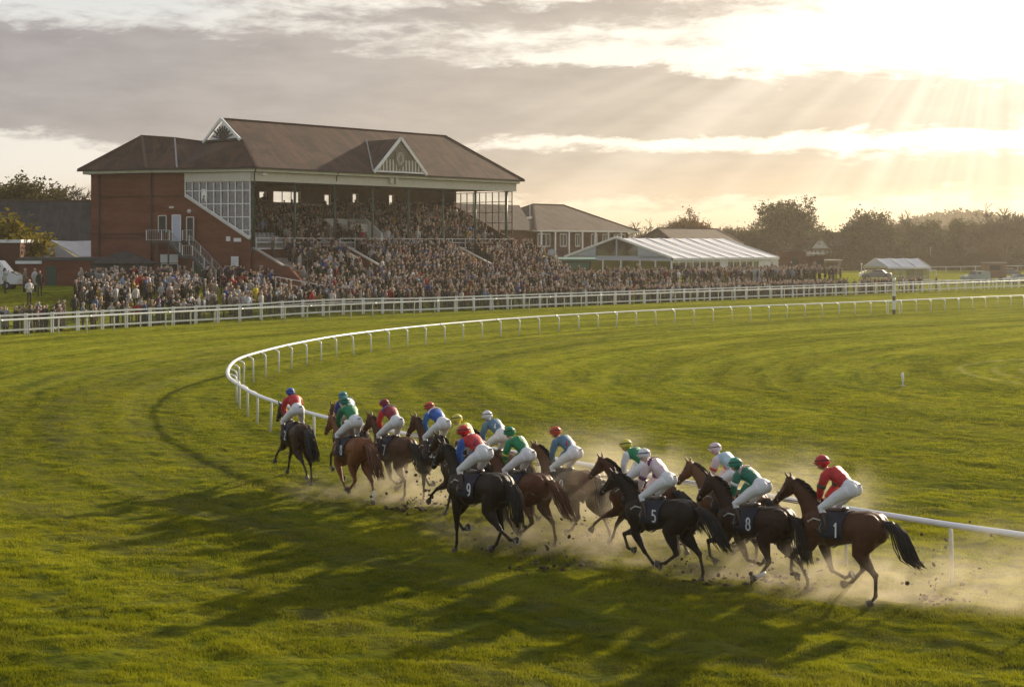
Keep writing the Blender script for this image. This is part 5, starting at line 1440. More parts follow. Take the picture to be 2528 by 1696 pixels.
# lawn between terraces and rows, and the space before clubhouse and marquee
for k in range(1150):
    u = rr.uniform(0, 100); v_ = rr.uniform(6.6, 10.2)
    p = FA+U*(u-16)+V*v_
    if 0 < (p-A0).dot(U)+0 < LEN+1.5 and v_ > 7.0:
        if v_ > 7.0: continue
    if (p-A0).dot(U) < 0: continue
    if v_ > 8.4 and p.x/p.y*F+CX > 1330 and rr.random() < .93: continue
    px = CX+F*p.x/p.y
    if px > 2010 and rr.random() < .7: continue
    SPOTS.append((p.x, p.y, H0(p.x, p.y), 9, 'in the crowd behind the fence'))
UP = []
for (v_, z_) in SR:
    u = .7
    while u < LEN-.6:
        u += rr.uniform(.44, .62)
        if 11.9 < u < 17.7 and 1.2 < v_ < 6.0 and not (17.5 < u): 
            if not (13.0 < u < 16 and v_ < 4): continue
        if v_ < 3.2 and u < 5.2: continue
        if 9.2 < u < 15.8 and v_ > 8.6: continue
        if rr.random() < (.93 if v_ > 3 else .75):
            p = G(u, v_+rr.uniform(-.1, .1)); UP.append((p.x, p.y, z_, 10, 'seated in the upper stand'))
specials = [  # display px, Y or terrace, coat, variant, label
 (583, 'yellow', (.62, .50, .03), 5, 'person in bright yellow jacket and black trousers near the notice board', 122.0, None),
 (973, 'red', (.55, .03, .03), 1, 'person in long bright red coat in the crowd below the middle terrace', 138.5, None),
 (758, 'blue', (.03, .12, .45), 0, 'person in bright blue jacket by the white ramp railing', 130.0, None),
 (803, 'white', (.62, .60, .58), 9, 'person in white padded coat at the foot of the first terrace steps', 131.5, None),
 (566, 'pale blue', (.50, .58, .70), 6, 'person in pale blue jacket against the fence below the notice board', 119.0, None),
 (713, 'red', (.42, .03, .03), 8, 'person in red jacket in the front row below the terrace end', 124.5, None),
 (322, 'scarlet', (.50, .04, .03), 2, 'person in scarlet jacket among dark coats near the serving hut', 118.5, None),
 (1333, 'teal', (.10, .30, .32), 5, 'person in long teal coat before the clubhouse', 153, None),
 (255, 'ivory', (.58, .54, .48), 1, 'person in long ivory coat beside the wooden serving hut', 119, None),
 (605, 'tan', (.30, .17, .09), 13, 'person in tan leather jacket right of the yellow jacket', 123, None),
]
for dpx, _, colr, var, lab, Y, _2 in specials:
    x = (dpx/.9245-CX)*Y/F; z0 = H0(x, Y)
    me = SPM[var % NV][0]; o = link_mesh('person', me); o.location = (x, Y, z0); o.color = (*colr, 1)
    o.rotation_euler = (0, 0, math.atan2(-V.y, -V.x)+rr.uniform(-.4, .4)); o.scale = (1.17,)*3; tag(o, lab, 'person')
# an individual object for those who show largest; the rest of the crowd is one mass
def size_key(s): return s[1]+(3 if s[3] == 8 else 0)
allp = sorted(SPOTS, key=size_key)
NI = 288
indiv, mass = allp[:NI], allp[NI:]+UP
SC = 1.16
import collections
used = collections.Counter()
poseN = {0: '', 1: '', 2: 'hands together', 3: 'hands raised', 4: 'arms forward', 5: 'with bag', 6: 'hands together', 7: 'hands in pockets'}
garm = ['coat', 'jacket', 'padded jacket', 'long coat', 'anorak', 'overcoat']
for k, (x, y, z, zn, where) in enumerate(indiv):
    c = rr.choices(coats, [q*(1.9 if q2[1][0] > .2 else .8) for q, q2 in zip(cw_, coats)])[0]; var = rr.randrange(NV); hm = rr.randrange(4)
    o = link_mesh('person', SPM[var][hm]); o.location = (x, y, z)
    j = rr.uniform(.5, .95); o.color = (c[1][0]*j, c[1][1]*j, c[1][2]*j, 1)
    o.rotation_euler = (0, 0, math.atan2(-V.y, -V.x)+rr.gauss(.25, .5)); s = SC*rr.uniform(.93, 1.05); o.scale = (s, s, s)
    px = CX+F*x/y
    for _try in range(14):
        if _try: c = rr.choices(coats, cw_)[0] if _try < 8 else rr.choice(coats); o.data = SPM[var][hm]; o.color = (c[1][0]*j, c[1][1]*j, c[1][2]*j, 1)
        key_ = (c[0], var % 5, var % 4 == 1, poseN[var % 8], where, zone_x(px, 0))
        if key_ not in used: break
        var = rr.randrange(NV); o.data = SPM[var][hm]
        key_ = (c[0], var % 5, var % 4 == 1, poseN[var % 8], where, zone_x(px, 0))
        if key_ not in used: break
    used[key_] += 1
    poseT = poseN[var % 8]
    g_ = 'long coat' if var % 4 == 1 else 'jacket'
    lab = 'person in %s %s %s%s, %s %s' % (c[0], g_, hats[var % 5], (' '+poseT if poseT else ''), {'in the row against the fence': 'at the fence', 'in the crowd behind the fence': 'in the crowd', 'standing on the lawn': 'on the lawn', 'on the lower terrace': 'on the terrace'}[where], zone_x(px, 0))
    words = lab.split()
    if len(words) > 16: lab = lab.replace('person in ', 'person, ').replace(' in the crowd', ' in crowd').replace(' at the fence', ' at fence').replace(' on the lawn', ' on lawn').replace(' in a ', ' ').replace('on the terrace', 'on terrace'); lab = ' '.join(lab.split()[:16])
    tag(o, lab, 'person', 'spectators watching from behind the fence')
# mass
def basis(mb):
    v = np.array(mb.v); fl = [f for f in mb.f]; return v, fl, mb.m
slotcol = {1: (.04, .04, .05), 2: (.52, .34, .26)}
hairc = [(.06, .035, .02), (.05, .045, .04), (.38, .36, .34), (.32, .24, .14)]
pre = []
for mb_ in SPB:
    v = np.array(mb_.v); tri = []; slot = []
    for f, mi in zip(mb_.f, mb_.m):
        for t_ in range(1, len(f)-1): tri.append((f[0], f[t_], f[t_+1])); slot.append(mi)
    pre.append((v, np.array(tri), np.array(slot)))
m, nt, b = newmat('crowd_cloth')
at = nt.new('ShaderNodeAttribute'); at.attribute_name = 'tone'
nt.set(b.inputs['Base Color'], E(nt, at.outputs['Color'])); b.inputs['Roughness'].default_value = .8; b.inputs['Specular IOR Level'].default_value = .2
def mass_mesh(name, items, label, seat=False):
    VV, TT, CC = [], [], []; off = 0
    for (x, y, z, zn, wh) in items:
        k = rr.randrange(NV); v, t_, sl_ = pre[k]
        a = math.atan2(-V.y, -V.x)+rr.gauss(.2, .5); s = SC*rr.uniform(.93, 1.05)
        ca, sa = math.cos(a)*s, math.sin(a)*s
        dz_ = -.42 if (zn == 10 and rr.random() < .75) else 0
        vz_ = v[:, 2]*s+z+dz_
        if dz_: vz_ = np.maximum(vz_, z+.02)
        w_ = np.stack([v[:, 0]*ca-v[:, 1]*sa+x, v[:, 0]*sa+v[:, 1]*ca+y, vz_], -1)
        c = rr.choices(coats, cw_)[0][1]; j = rr.uniform(.75, 1.3); hc = rr.choice(hairc)
        j *= .58; pal = np.array([(c[0]*j, c[1]*j, c[2]*j, 1), (*slotcol[1], 1), (*slotcol[2], 1), (*hc, 1)])
        VV.append(w_); TT.append(t_+off); CC.append(pal[sl_]); off += len(v)
    v = np.concatenate(VV); t_ = np.concatenate(TT); c = np.concatenate(CC)
    me = npmesh(name, v, t_, MAT['crowd_cloth'], True, True)
    at = me.attributes.new('tone', 'FLOAT_COLOR', 'FACE'); at.data.foreach_set('color', c.astype(np.float32).ravel())
    o = link_mesh(name, me); tag(o, label, 'crowd', kind='stuff')
mass_mesh('crowd', mass, 'dense crowd of spectators in dark coats filling terraces and stand')
# empty tip-up seats at the near end of the upper stand
mb = MB()
ms = []
for r_ in range(3):
    v_, z_ = SR[r_]
    for k in range(9):
        p = G(.9+k*.5, v_+.1); ms.append((p, z_))
for i, (p, z_) in enumerate(ms):
    mb = MB(); mb.slab([p+Z*(z_+.42)-U*.2, p+Z*(z_+.42)+U*.2, p+Z*(z_+.42)+U*.2+V*.36, p+Z*(z_+.42)-U*.2+V*.36], (0, 0, .05)); mb.slab([p+Z*(z_+.45)-U*.2+V*.36, p+Z*(z_+.45)+U*.2+V*.36, p+Z*(z_+.85)+U*.2+V*.44, p+Z*(z_+.85)-U*.2+V*.44], V*.04)
    mb.beam(p+Z*z_+V*.2, p+Z*(z_+.42)+V*.2, .05, .05, up=V)
    mb.build('seat', MAT['grey'], GS)
# ------------------------------------------------------------------ racehorses
def leg_pts(x0, z0, y, segs, angs):
    """Joint chain from the body down; angle 0 is straight down, positive swings forward."""
    pts = [Vector((x0, y, z0))]
    for L, a in zip(segs, angs):
        a = math.radians(a); p = pts[-1]; pts.append(Vector((p.x+math.sin(a)*L, y, p.z-math.cos(a)*L)))
    return pts
HS = (.40, .46, .36, .15); FS = (.30, .44, .31, .14)
POSES = {  # hind left, hind right (thigh, gaskin, cannon, pastern); fore left, fore right (upper, forearm, cannon, pastern); head angle
 'push':   dict(hl=(16, -44, 0, 35), hr=(50, -8, 42, 65), fl=(26, 62, 5, -60), fr=(-4, -22, -72, -120), neck=49, face=-48, tail='up'),
 'gather': dict(hl=(40, -24, 52, 75), hr=(4, -46, -14, 12), fl=(8, -34, -46, -80), fr=(28, 68, -20, -85), neck=44, face=-46, tail='out'),
 'reach':  dict(hl=(-6, -62, -52, -20), hr=(8, -44, -14, 15), fl=(30, 68, 52, 30), fr=(20, 38, 20, 30), neck=44, face=-46, tail='out'),
 'fold':   dict(hl=(48, -20, 36, 60), hr=(-2, -54, -30, 0), fl=(28, 76, -10, -60), fr=(-4, -30, -82, -125), neck=52, face=-54, tail='down'),
 'stance': dict(hl=(18, -48, -62, -95), hr=(30, -20, 28, 50), fl=(6, 0, 0, 18), fr=(20, 40, -50, -110), neck=50, face=-52, tail='down'),
}
def seglen(pts): return sum((b-a).length for a, b in zip(pts, pts[1:]))
def horse_meshes(pose):
    P = POSES[pose]; mb = MB()
    # trunk, croup to chest
    sp = [(-.93, 1.34, .06, .08), (-.88, 1.33, .16, .20), (-.76, 1.34, .245, .275), (-.58, 1.35, .285, .30), (-.38, 1.33, .275, .285), (-.15, 1.29, .265, .275),
          (.08, 1.25, .285, .30), (.28, 1.22, .285, .325), (.48, 1.24, .255, .335), (.64, 1.25, .215, .29), (.78, 1.26, .16, .22), (.87, 1.27, .08, .12)]
    mb.tube([(a, 0, z) for a, z, _, _ in sp], [(ry*1.10, rz*1.05) for _, _, ry, rz in sp], 16, side=(0, 1, 0))
    mb.ell((.40, 0, 1.46), (.30, .10, .17), 10, 8)          # withers
    for s in (-1, 1):
        mb.ell((-.66, s*.13, 1.36), (.27, .18, .28), 10, 8)   # quarters
        mb.ell((.56, s*.13, 1.20), (.22, .135, .29), 10, 8)    # shoulders
        mb.ell((.78, s*.08, 1.17), (.12, .09, .13), 8, 6)
    # neck
    na = math.radians(P['neck']); b0 = Vector((.58, 0, 1.36)); nd = Vector((math.cos(na), 0, math.sin(na)))
    nl = .80; pts = [b0-nd*.1]; rad = [(.15, .30)]
    for k, (t, ry, rz) in enumerate(((.2, .135, .255), (.42, .105, .20), (.64, .085, .165), (.84, .075, .145), (1.0, .068, .125))):
        bend = .055*math.sin(t*math.pi); pts.append(b0+nd*(t*nl)+Vector((-math.sin(na), 0, math.cos(na)))*bend); rad.append((ry, rz))
    mb.tube(pts, rad, 12, side=(0, 1, 0)); poll = pts[-1]
    # head
    fa = math.radians(P['face']); fd = Vector((math.cos(fa), 0, math.sin(fa))); fu = Vector((-math.sin(fa), 0, math.cos(fa)))
    hp = poll+Vector((.0, 0, .035)); hd = [(-.06, 0, .068, .10), (.04, -.01, .096, .138), (.15, -.03, .10, .15), (.27, -.025, .082, .122), (.40, -.005, .062, .088), (.52, .0, .058, .074), (.60, -.008, .055, .065), (.64, -.015, .034, .04)]
    mb.tube([hp+fd*a+fu*b_ for a, b_, _, _ in hd], [(ry, rz) for _, _, ry, rz in hd], 12, side=(0, 1, 0))
    for s in (-1, 1):
        mb.ell(hp+fd*.17-fu*.085+Vector((0, s*.05, 0)), (.085, .035, .075), 8, 6)
        mb.ell(hp+fd*.15+fu*.045+Vector((0, s*.072, 0)), (.035, .022, .025), 8, 5)
        mb.ell(hp+fd*.53+fu*.01+Vector((0, s*.04, 0)), (.03, .018, .025), 6, 4)
        e = hp+fd*.0+fu*.08+Vector((0, s*.05, 0)); ed = (fu*.9-fd*.28+Vector((0, s*.25, 0))).normalized()
        mb.tube([e-ed*.03, e+ed*.05, e+ed*.11, e+ed*.165], [(.026, .022), (.034, .022), (.026, .017), (.006, .006)], 7, side=(0, 1, 0))
    feet = []
    for key, x0, z0, y in (('hl', -.60, 1.25, .15), ('hr', -.60, 1.25, -.15)):
        p = leg_pts(x0, z0, y, HS, P[key])
        y2 = y*1.0; hk = p[2]
        d23 = (p[3]-p[2]).normalized()
        mb.tube([p[0]+Vector((.02, 0, .12)), p[0], p[0].lerp(p[1], .5), p[1], p[1].lerp(p[2], .35), p[1].lerp(p[2], .75), p[2]],
                [(.13, .20), (.16, .26), (.155, .235), (.125, .17), (.10, .128), (.056, .070), (.050, .066)], 10, side=(0, 1, 0))
        mb.ell(hk+Vector((-.02, 0, .02)), (.045, .038, .055), 8, 6)
        mb.tube([hk, hk.lerp(p[3], .3), hk.lerp(p[3], .8), p[3]], [(.041, .050), (.033, .039), (.032, .039), (.042, .048)], 8, side=(0, 1, 0))
        mb.tube([p[3], p[3].lerp(p[4], .5), p[4]], [(.037, .043), (.029, .032), (.036, .04)], 8, side=(0, 1, 0)); feet.append((p[3], p[4]))
    for key, x0, z0, y in (('fl', .50, 1.12, .135), ('fr', .50, 1.12, -.135)):
        p = leg_pts(x0, z0, y, FS, P[key])
        mb.tube([p[0]+Vector((.03, 0, .15)), p[0], p[1], p[1].lerp(p[2], .35), p[1].lerp(p[2], .8), p[2]],
                [(.10, .15), (.115, .165), (.10, .12), (.078, .092), (.050, .054), (.050, .052)], 10, side=(0, 1, 0))
        mb.ell(p[2], (.045, .045, .055), 8, 6)
        mb.tube([p[2], p[2].lerp(p[3], .25), p[2].lerp(p[3], .8), p[3]], [(.044, .048), (.032, .037), (.032, .038), (.041, .046)], 8, side=(0, 1, 0))
        mb.tube([p[3], p[3].lerp(p[4], .5), p[4]], [(.036, .041), (.028, .031), (.035, .038)], 8, side=(0, 1, 0)); feet.append((p[3], p[4]))
    body = remeshed(mb, .0165, 5)
    # hooves with pale worn shoes
    hooves, shoes, socks = [], [], []
    for a, b_ in feet:
        d_ = (b_-a).normalized(); d2 = (d_+Vector((.25, 0, 0))*0).normalized()
        m_ = MB(); m_.tube([b_-d2*.035, b_+d2*.01, b_+d2*.065+Vector((.012, 0, 0))], [(.044, .048), (.058, .066), (.068, .082)], 12, side=(0, 1, 0), smooth=False); hooves.append(m_.mesh('hoof', MAT['hoof']))
        m_ = MB(); m_.tube([a-d_*.0+Vector((0, 0, .13)) if False else a-(b_-a)*.9, a, a.lerp(b_, .5), b_-d2*.01], [(.036, .043), (.046, .052), (.035, .040), (.046, .052)], 10, side=(0, 1, 0)); socks.append(m_.mesh('sock', MAT['white']))
        c = b_+d2*.068+Vector((.012, 0, 0)); s1 = Vector((0, 1, 0)); s2 = d2.cross(s1)
        m_ = MB(); m_.tube([c+s1*(.058*math.cos(t))+s2*(.070*math.sin(t)) for t in np.linspace(-.35, math.pi+.35, 12)], .012, 5); shoes.append(m_.mesh('shoe', MAT['steel']))
    zmin = min(f[1].z for f in feet)-.065
    # mane
    rr = random.Random(4); m_ = MB()
    for k in range(46):
        t = k/45; i = t*(len(pts)-2)+1; i0 = min(int(i), len(pts)-2); c = pts[i0].lerp(pts[i0+1], i-i0); rz = rad[i0][1]*(1-(i-i0))+rad[i0+1][1]*(i-i0)
        nrm = Vector((-math.sin(na), 0, math.cos(na))); q = c+nrm*(rz-.03)
        ln = rr.uniform(.07, .13); m_.tube([q, q+nrm*.05+Vector((-.03, rr.uniform(-.02, .02), 0)), q+nrm*(.03+ln*.4)+Vector((-.04-ln*.8, rr.uniform(.02, .08), -.02))], [(.018, .04), (.014, .03), (.003, .006)], 5, side=(0, 1, 0))
    m_.tube([pts[-2]+Vector((-math.sin(na), 0, math.cos(na)))*.09, hp+fu*.10, hp+fd*.07+fu*.125, hp+fd*.15+fu*.10], [.03, .03, .03, .006], 6)
    mane = m_.mesh('mane', MAT['hair'])
    # tail
    m_ = MB(); kind = P['tail']
    root = Vector((-.90, 0, 1.47))
    base = {'up': [(0, 0), (-.13, .02), (-.30, -.14), (-.42, -.38), (-.52, -.58), (-.72, -.68), (-.92, -.64)],
            'out': [(0, 0), (-.13, .03), (-.30, -.10), (-.46, -.32), (-.60, -.56), (-.78, -.76), (-.98, -.86)],
            'down': [(0, 0), (-.10, -.01), (-.19, -.18), (-.24, -.42), (-.27, -.66), (-.36, -.86), (-.50, -.98)]}[kind]
    cpts = [root+Vector((a, 0, b_)) for a, b_ in base]
    m_.tube(cpts[:4]+[cpts[4]], [.045, .06, .07, .055, .02], 8)
    for k in range(70):
        a = rr.random()*6.283; r0 = rr.random()**.5*.045; off = Vector((math.cos(a)*r0, math.sin(a)*r0, 0)); spd = rr.uniform(.4, 1.6)
        end = rr.uniform(.75, 1.0); pp = []
        for i, c in enumerate(cpts):
            t = i/(len(cpts)-1)
            if t > end: break
            w_ = 1+2.2*math.sin(min(1, t*1.1)*math.pi*.75)
            pp.append(c+off*w_*(.8+.4*spd)+Vector((rr.gauss(0, .012), rr.gauss(0, .014), rr.gauss(0, .012)))*t*1.4)
        if len(pp) > 2: m_.tube(pp, [.013]*(len(pp)-1)+[.002], 4)
    tail = m_.mesh('tail', MAT['hair'])
    eyes = []
    for s in (-1, 1):
        m_ = MB(); m_.ell(hp+fd*.15+fu*.04+Vector((0, s*.088, 0)), .017, 8, 5); eyes.append(m_.mesh('eye', MAT['dark']))
    # bridle with noseband, cheek straps; reins back to the rider's hands
    m_ = MB()
    def band(t, ry, rz, off=0, r=.009):
        c = hp+fd*t+fu*off; m_.tube([c+Vector((0, 1, 0))*(ry*math.cos(a))+fu*(rz*math.sin(a)) for a in np.linspace(0, 6.2832, 15)], r, 4)
    band(.40, .062, .085, 0, .011); band(.06, .098, .135, 0, .009); band(.50, .058, .07, 0, .007)
    for s in (-1, 1):
        m_.tube([hp+fd*.05+fu*.02+Vector((0, s*.098, 0)), hp+fd*.25+Vector((0, s*.086, 0))-fu*.02, hp+fd*.48-fu*.03+Vector((0, s*.06, 0))], .008, 4)
    bridle = m_.mesh('bridle', MAT['leather'])
    bit = hp+fd*.49-fu*.035; m_ = MB(); 
    for s in (-1, 1):
        m_.tube([bit+Vector((0, s*.06, 0)), bit.lerp(Vector((.50, s*.13, 1.75)), .5)+Vector((0, s*.03, -.07)), Vector((.47, s*.08, 1.73))], .0085, 4)
    reins = m_.mesh('reins', MAT['leather'])
    m_ = MB(); m_.tube([hp+fd*.40+fu*.088+Vector((0, s_, 0)) for s_ in (-.05, 0, .05)], .02, 6)
    noseroll = m_.mesh('noseband', MAT['cream'])
    m_ = MB(); m_.tube([bit+Vector((0, .066, -.02)), bit+Vector((0, .075, 0)), bit+Vector((0, .066, .02))], .012, 5); m_.tube([bit+Vector((0, -.066, -.02)), bit+Vector((0, -.075, 0)), bit+Vector((0, -.066, .02))], .012, 5); bitm = m_.mesh('bit', MAT['steel'])
    m_ = MB(); m_.tube([(.70-.12*abs(math.cos(a)), math.cos(a)*.245, 1.30+.04+.0*math.sin(a)-.10*(1-abs(math.cos(a)))) for a in np.linspace(0, math.pi, 13)], [(.012, .03)]*13, 5)
    m_.tube([(.58, .24, 1.34), (.45, .27, 1.42), (.25, .27, 1.40)], .014, 4); m_.tube([(.58, -.24, 1.34), (.45, -.27, 1.42), (.25, -.27, 1.40)], .014, 4)
    breast = m_.mesh('breastgirth', MAT['cream'])
    # number cloth draped over the back: thin curved sheet with thickness
    def drape(x0, x1, zlow, grow, nx=8, na_=14):
        vs, fs = [], []
        for layer in (0, 1):
            g_ = grow+layer*.010
            for i in range(nx+1):
                a = x0+(x1-x0)*i/nx
                # trunk section at a
                for k in range(len(sp)-1):
                    if sp[k][0] <= a <= sp[k+1][0]: break
                t = (a-sp[k][0])/(sp[k+1][0]-sp[k][0]); zc = sp[k][1]*(1-t)+sp[k+1][1]*t; ry = sp[k][2]*(1-t)+sp[k+1][2]*t; rz = sp[k][3]*(1-t)+sp[k+1][3]*t
                for j in range(na_+1):
                    th = (j/na_-.5)*2*2.05
                    ry_, rz_ = ry*1.10, rz*1.05; y_ = math.sin(th)*(ry_+g_); z_ = zc+math.cos(th)*(rz_+g_)
                    if abs(th) > 1.45: y_ = math.copysign(ry_+g_+.008, th); z_ = zc+math.cos(1.45)*(rz_+g_)-(abs(th)-1.45)/.6*(zc+.03-zlow)
                    ww = max(0, 1-abs(a-.42)/.3)*.045 if abs(th) < .5 else 0
                    vs.append((a+(.02 if abs(th) > 1 else 0), y_, z_+ww))
        n_ = (nx+1)*(na_+1)
        for i in range(nx):
            for j in range(na_):
                q = i*(na_+1)+j; fs.append((q, q+1, q+na_+2, q+na_+1)); fs.append((n_+q, n_+q+na_+1, n_+q+na_+2, n_+q+1))
        for j in range(na_):
            fs.append((j, n_+j, n_+j+1, j+1)); q = nx*(na_+1)+j; fs.append((q, q+1, n_+q+1, n_+q))
        for i in range(nx):
            q = i*(na_+1); fs.append((q, q+na_+1, n_+q+na_+1, n_+q)); q += na_; fs.append((q, n_+q, n_+q+na_+1, q+na_+1))
        m__ = MB(); m__.add(vs, fs, 0, True); return m__
    cloth = drape(-.21, .27, 1.10, .016).mesh('number_cloth', MAT['number_cloth'])
    m_ = MB(); m_.ell((.16, 0, 1.585), (.24, .13, .045), 12, 6); m_.ell((.33, 0, 1.61), (.06, .09, .05), 8, 5); m_.ell((-.06, 0, 1.62), (.06, .12, .045), 8, 5)
    saddle = m_.mesh('saddle', MAT['leather'])
    m_ = MB(); m_.tube([(.20, .335*math.cos(a), 1.235+.362*math.sin(a)) for a in np.linspace(math.pi*1.02, math.pi*1.98, 14)], [(.035, .007)]*14, 5, side=(1, 0, 0)); girth = m_.mesh('girth', MAT['leather'])
    irons = []
    for s in (-1, 1):
        m_ = MB(); m_.tube([(.20, s*.30, 1.50), (.24, s*.335, 1.34)], .01, 4); m_.tube([(.24, s*.335+.05*math.cos(a), 1.27+.065*math.sin(a)) for a in np.linspace(0, 6.2832, 13)], .008, 4); irons.append(m_.mesh('stirrup', MAT['steel']))
    return dict(body=body, hooves=hooves, shoes=shoes, mane=mane, tail=tail, eyes=eyes, bridle=bridle, reins=reins, noseroll=noseroll, bit=bitm, breast=breast, cloth=cloth, saddle=saddle, girth=girth, irons=irons, socks=socks, zmin=zmin)
plain('hoof', (.05, .042, .035), .5, .2); plain('number_cloth', (.012, .018, .035), .7, .1)
plain('digit', (.75, .76, .78), .6, .03)
HM = {k: horse_meshes(k) for k in POSES}
for k, h_ in HM.items(): h_['body'].materials.append(MAT['coat']); h_['body'].name = 'horse_body'
# seven-stroke style figures drawn as real strips on the cloth
DIG = {'1': [((.25, .8), (.5, 1)), ((.5, 1), (.5, 0))],
       '0': 'o', '9': [], '8': [], '5': [((.85, 1), (.25, 1)), ((.25, 1), (.22, .58))], '4': [((.7, 0), (.7, 1)), ((.7, 1), (.15, .35)), ((.15, .35), (.95, .35))], '7': [((.1, 1), (.9, 1)), ((.9, 1), (.4, 0))], '3': [], '6': [], '2': []}
def arc(cx, cy, rx, ry, a0, a1, n=14): return [(cx+rx*math.cos(math.radians(a0+(a1-a0)*i/n)), cy+ry*math.sin(math.radians(a0+(a1-a0)*i/n))) for i in range(n+1)]
def digit_paths(ch):
    if ch == '0': return [arc(.5, .5, .36, .5, 0, 360, 22)]
    if ch == '8': return [arc(.5, .75, .28, .25, -90, 270, 18), arc(.5, .26, .34, .27, 90, 450, 18)]
    if ch == '9': return [arc(.5, .70, .32, .30, 0, 360, 18), [(.82, .70), (.80, .35), (.62, .05), (.35, 0)]]
    if ch == '6': return [arc(.5, .30, .32, .30, 0, 360, 18), [(.18, .30), (.2, .65), (.4, .95), (.66, 1)]]
    if ch == '5': return [[(.85, 1), (.28, 1), (.24, .58)]+arc(.48, .31, .34, .31, 120, -130, 14)]
    if ch == '3': return [arc(.45, .76, .32, .24, 140, -80, 12), arc(.45, .27, .36, .27, 80, -150, 12)]
    if ch == '2': return [arc(.5, .70, .34, .30, 160, -30, 12)+[(.15, 0), (.88, 0)]]
    return [[a, b_] for a, b_ in DIG[ch]]
def digit_mesh(ch, side):
    mb = MB(); w_, h_ = .14, .235
    for path in digit_paths(ch):
        for (a, b_), (c, d_) in zip(path, path[1:]):
            f = lambda u, v: Vector((.06-(u-.5)*w_*side*-1*(-1), side*.327, 1.15+v*h_))
            # letters read left to right when seen from outside
            f = lambda u, v: Vector((-.09+(u-.5)*w_*(1 if side < 0 else -1), side*(.348 if v < .6 else .348-.012*(v-.6)), 1.17+v*h_))
            p, q = f(a, b_), f(c, d_); mb.beam(p-(q-p)*.08, q+(q-p)*.08, .030, .006, up=Vector((0, side, 0)))
    return mb.mesh('figure', MAT['digit'])
DM = {}
def make_horse(pose, col, points, label, x, y, phi, number, scale=1.0, socks=(), hair=None, lift=0):
    """phi: degrees the heading is turned from image-left (-X) towards the distance."""
    M = HM[pose]; a = math.radians(180-phi)
    r = thing('racehorse', label, 'horse', (x, y, -M['zmin']*scale+.0+lift+H0(x, y)), a, 'racehorses galloping round the bend')
    r.scale = (scale,)*3
    c4 = (*col, points)
    o = link_mesh('body', M['body'], r); o.color = c4
    hc = hair or ((.010, .008, .007) if points > .5 else tuple(q*.7 for q in col))
    for nm, key in (('mane', 'mane'), ('tail', 'tail')): q = link_mesh(nm, M[key], r); q.color = (*hc, 1)
    for i in range(4):
        hf = link_mesh('hoof', M['hooves'][i], r); link_mesh('shoe', M['shoes'][i], hf)
    for i in socks: link_mesh('sock', M['socks'][i], r)
    for e in M['eyes']: link_mesh('eye', e, r)
    br = link_mesh('bridle', M['bridle'], r)
    for nm, key in (('reins', 'reins'), ('noseband', 'noseroll'), ('bit', 'bit')): link_mesh(nm, M[key], br)
    link_mesh('breast_strap', M['breast'], r)
    cl_ = link_mesh('number_cloth', M['cloth'], r)
    if number:
        for s in (-1, 1):
            if (number, s) not in DM: DM[(number, s)] = digit_mesh(number, s)
            link_mesh('figure', DM[(number, s)], cl_)
    sd__ = link_mesh('saddle', M['saddle'], r); link_mesh('girth', M['girth'], sd__)
    for q in M['irons']: link_mesh('stirrup', q, sd__)
    return r
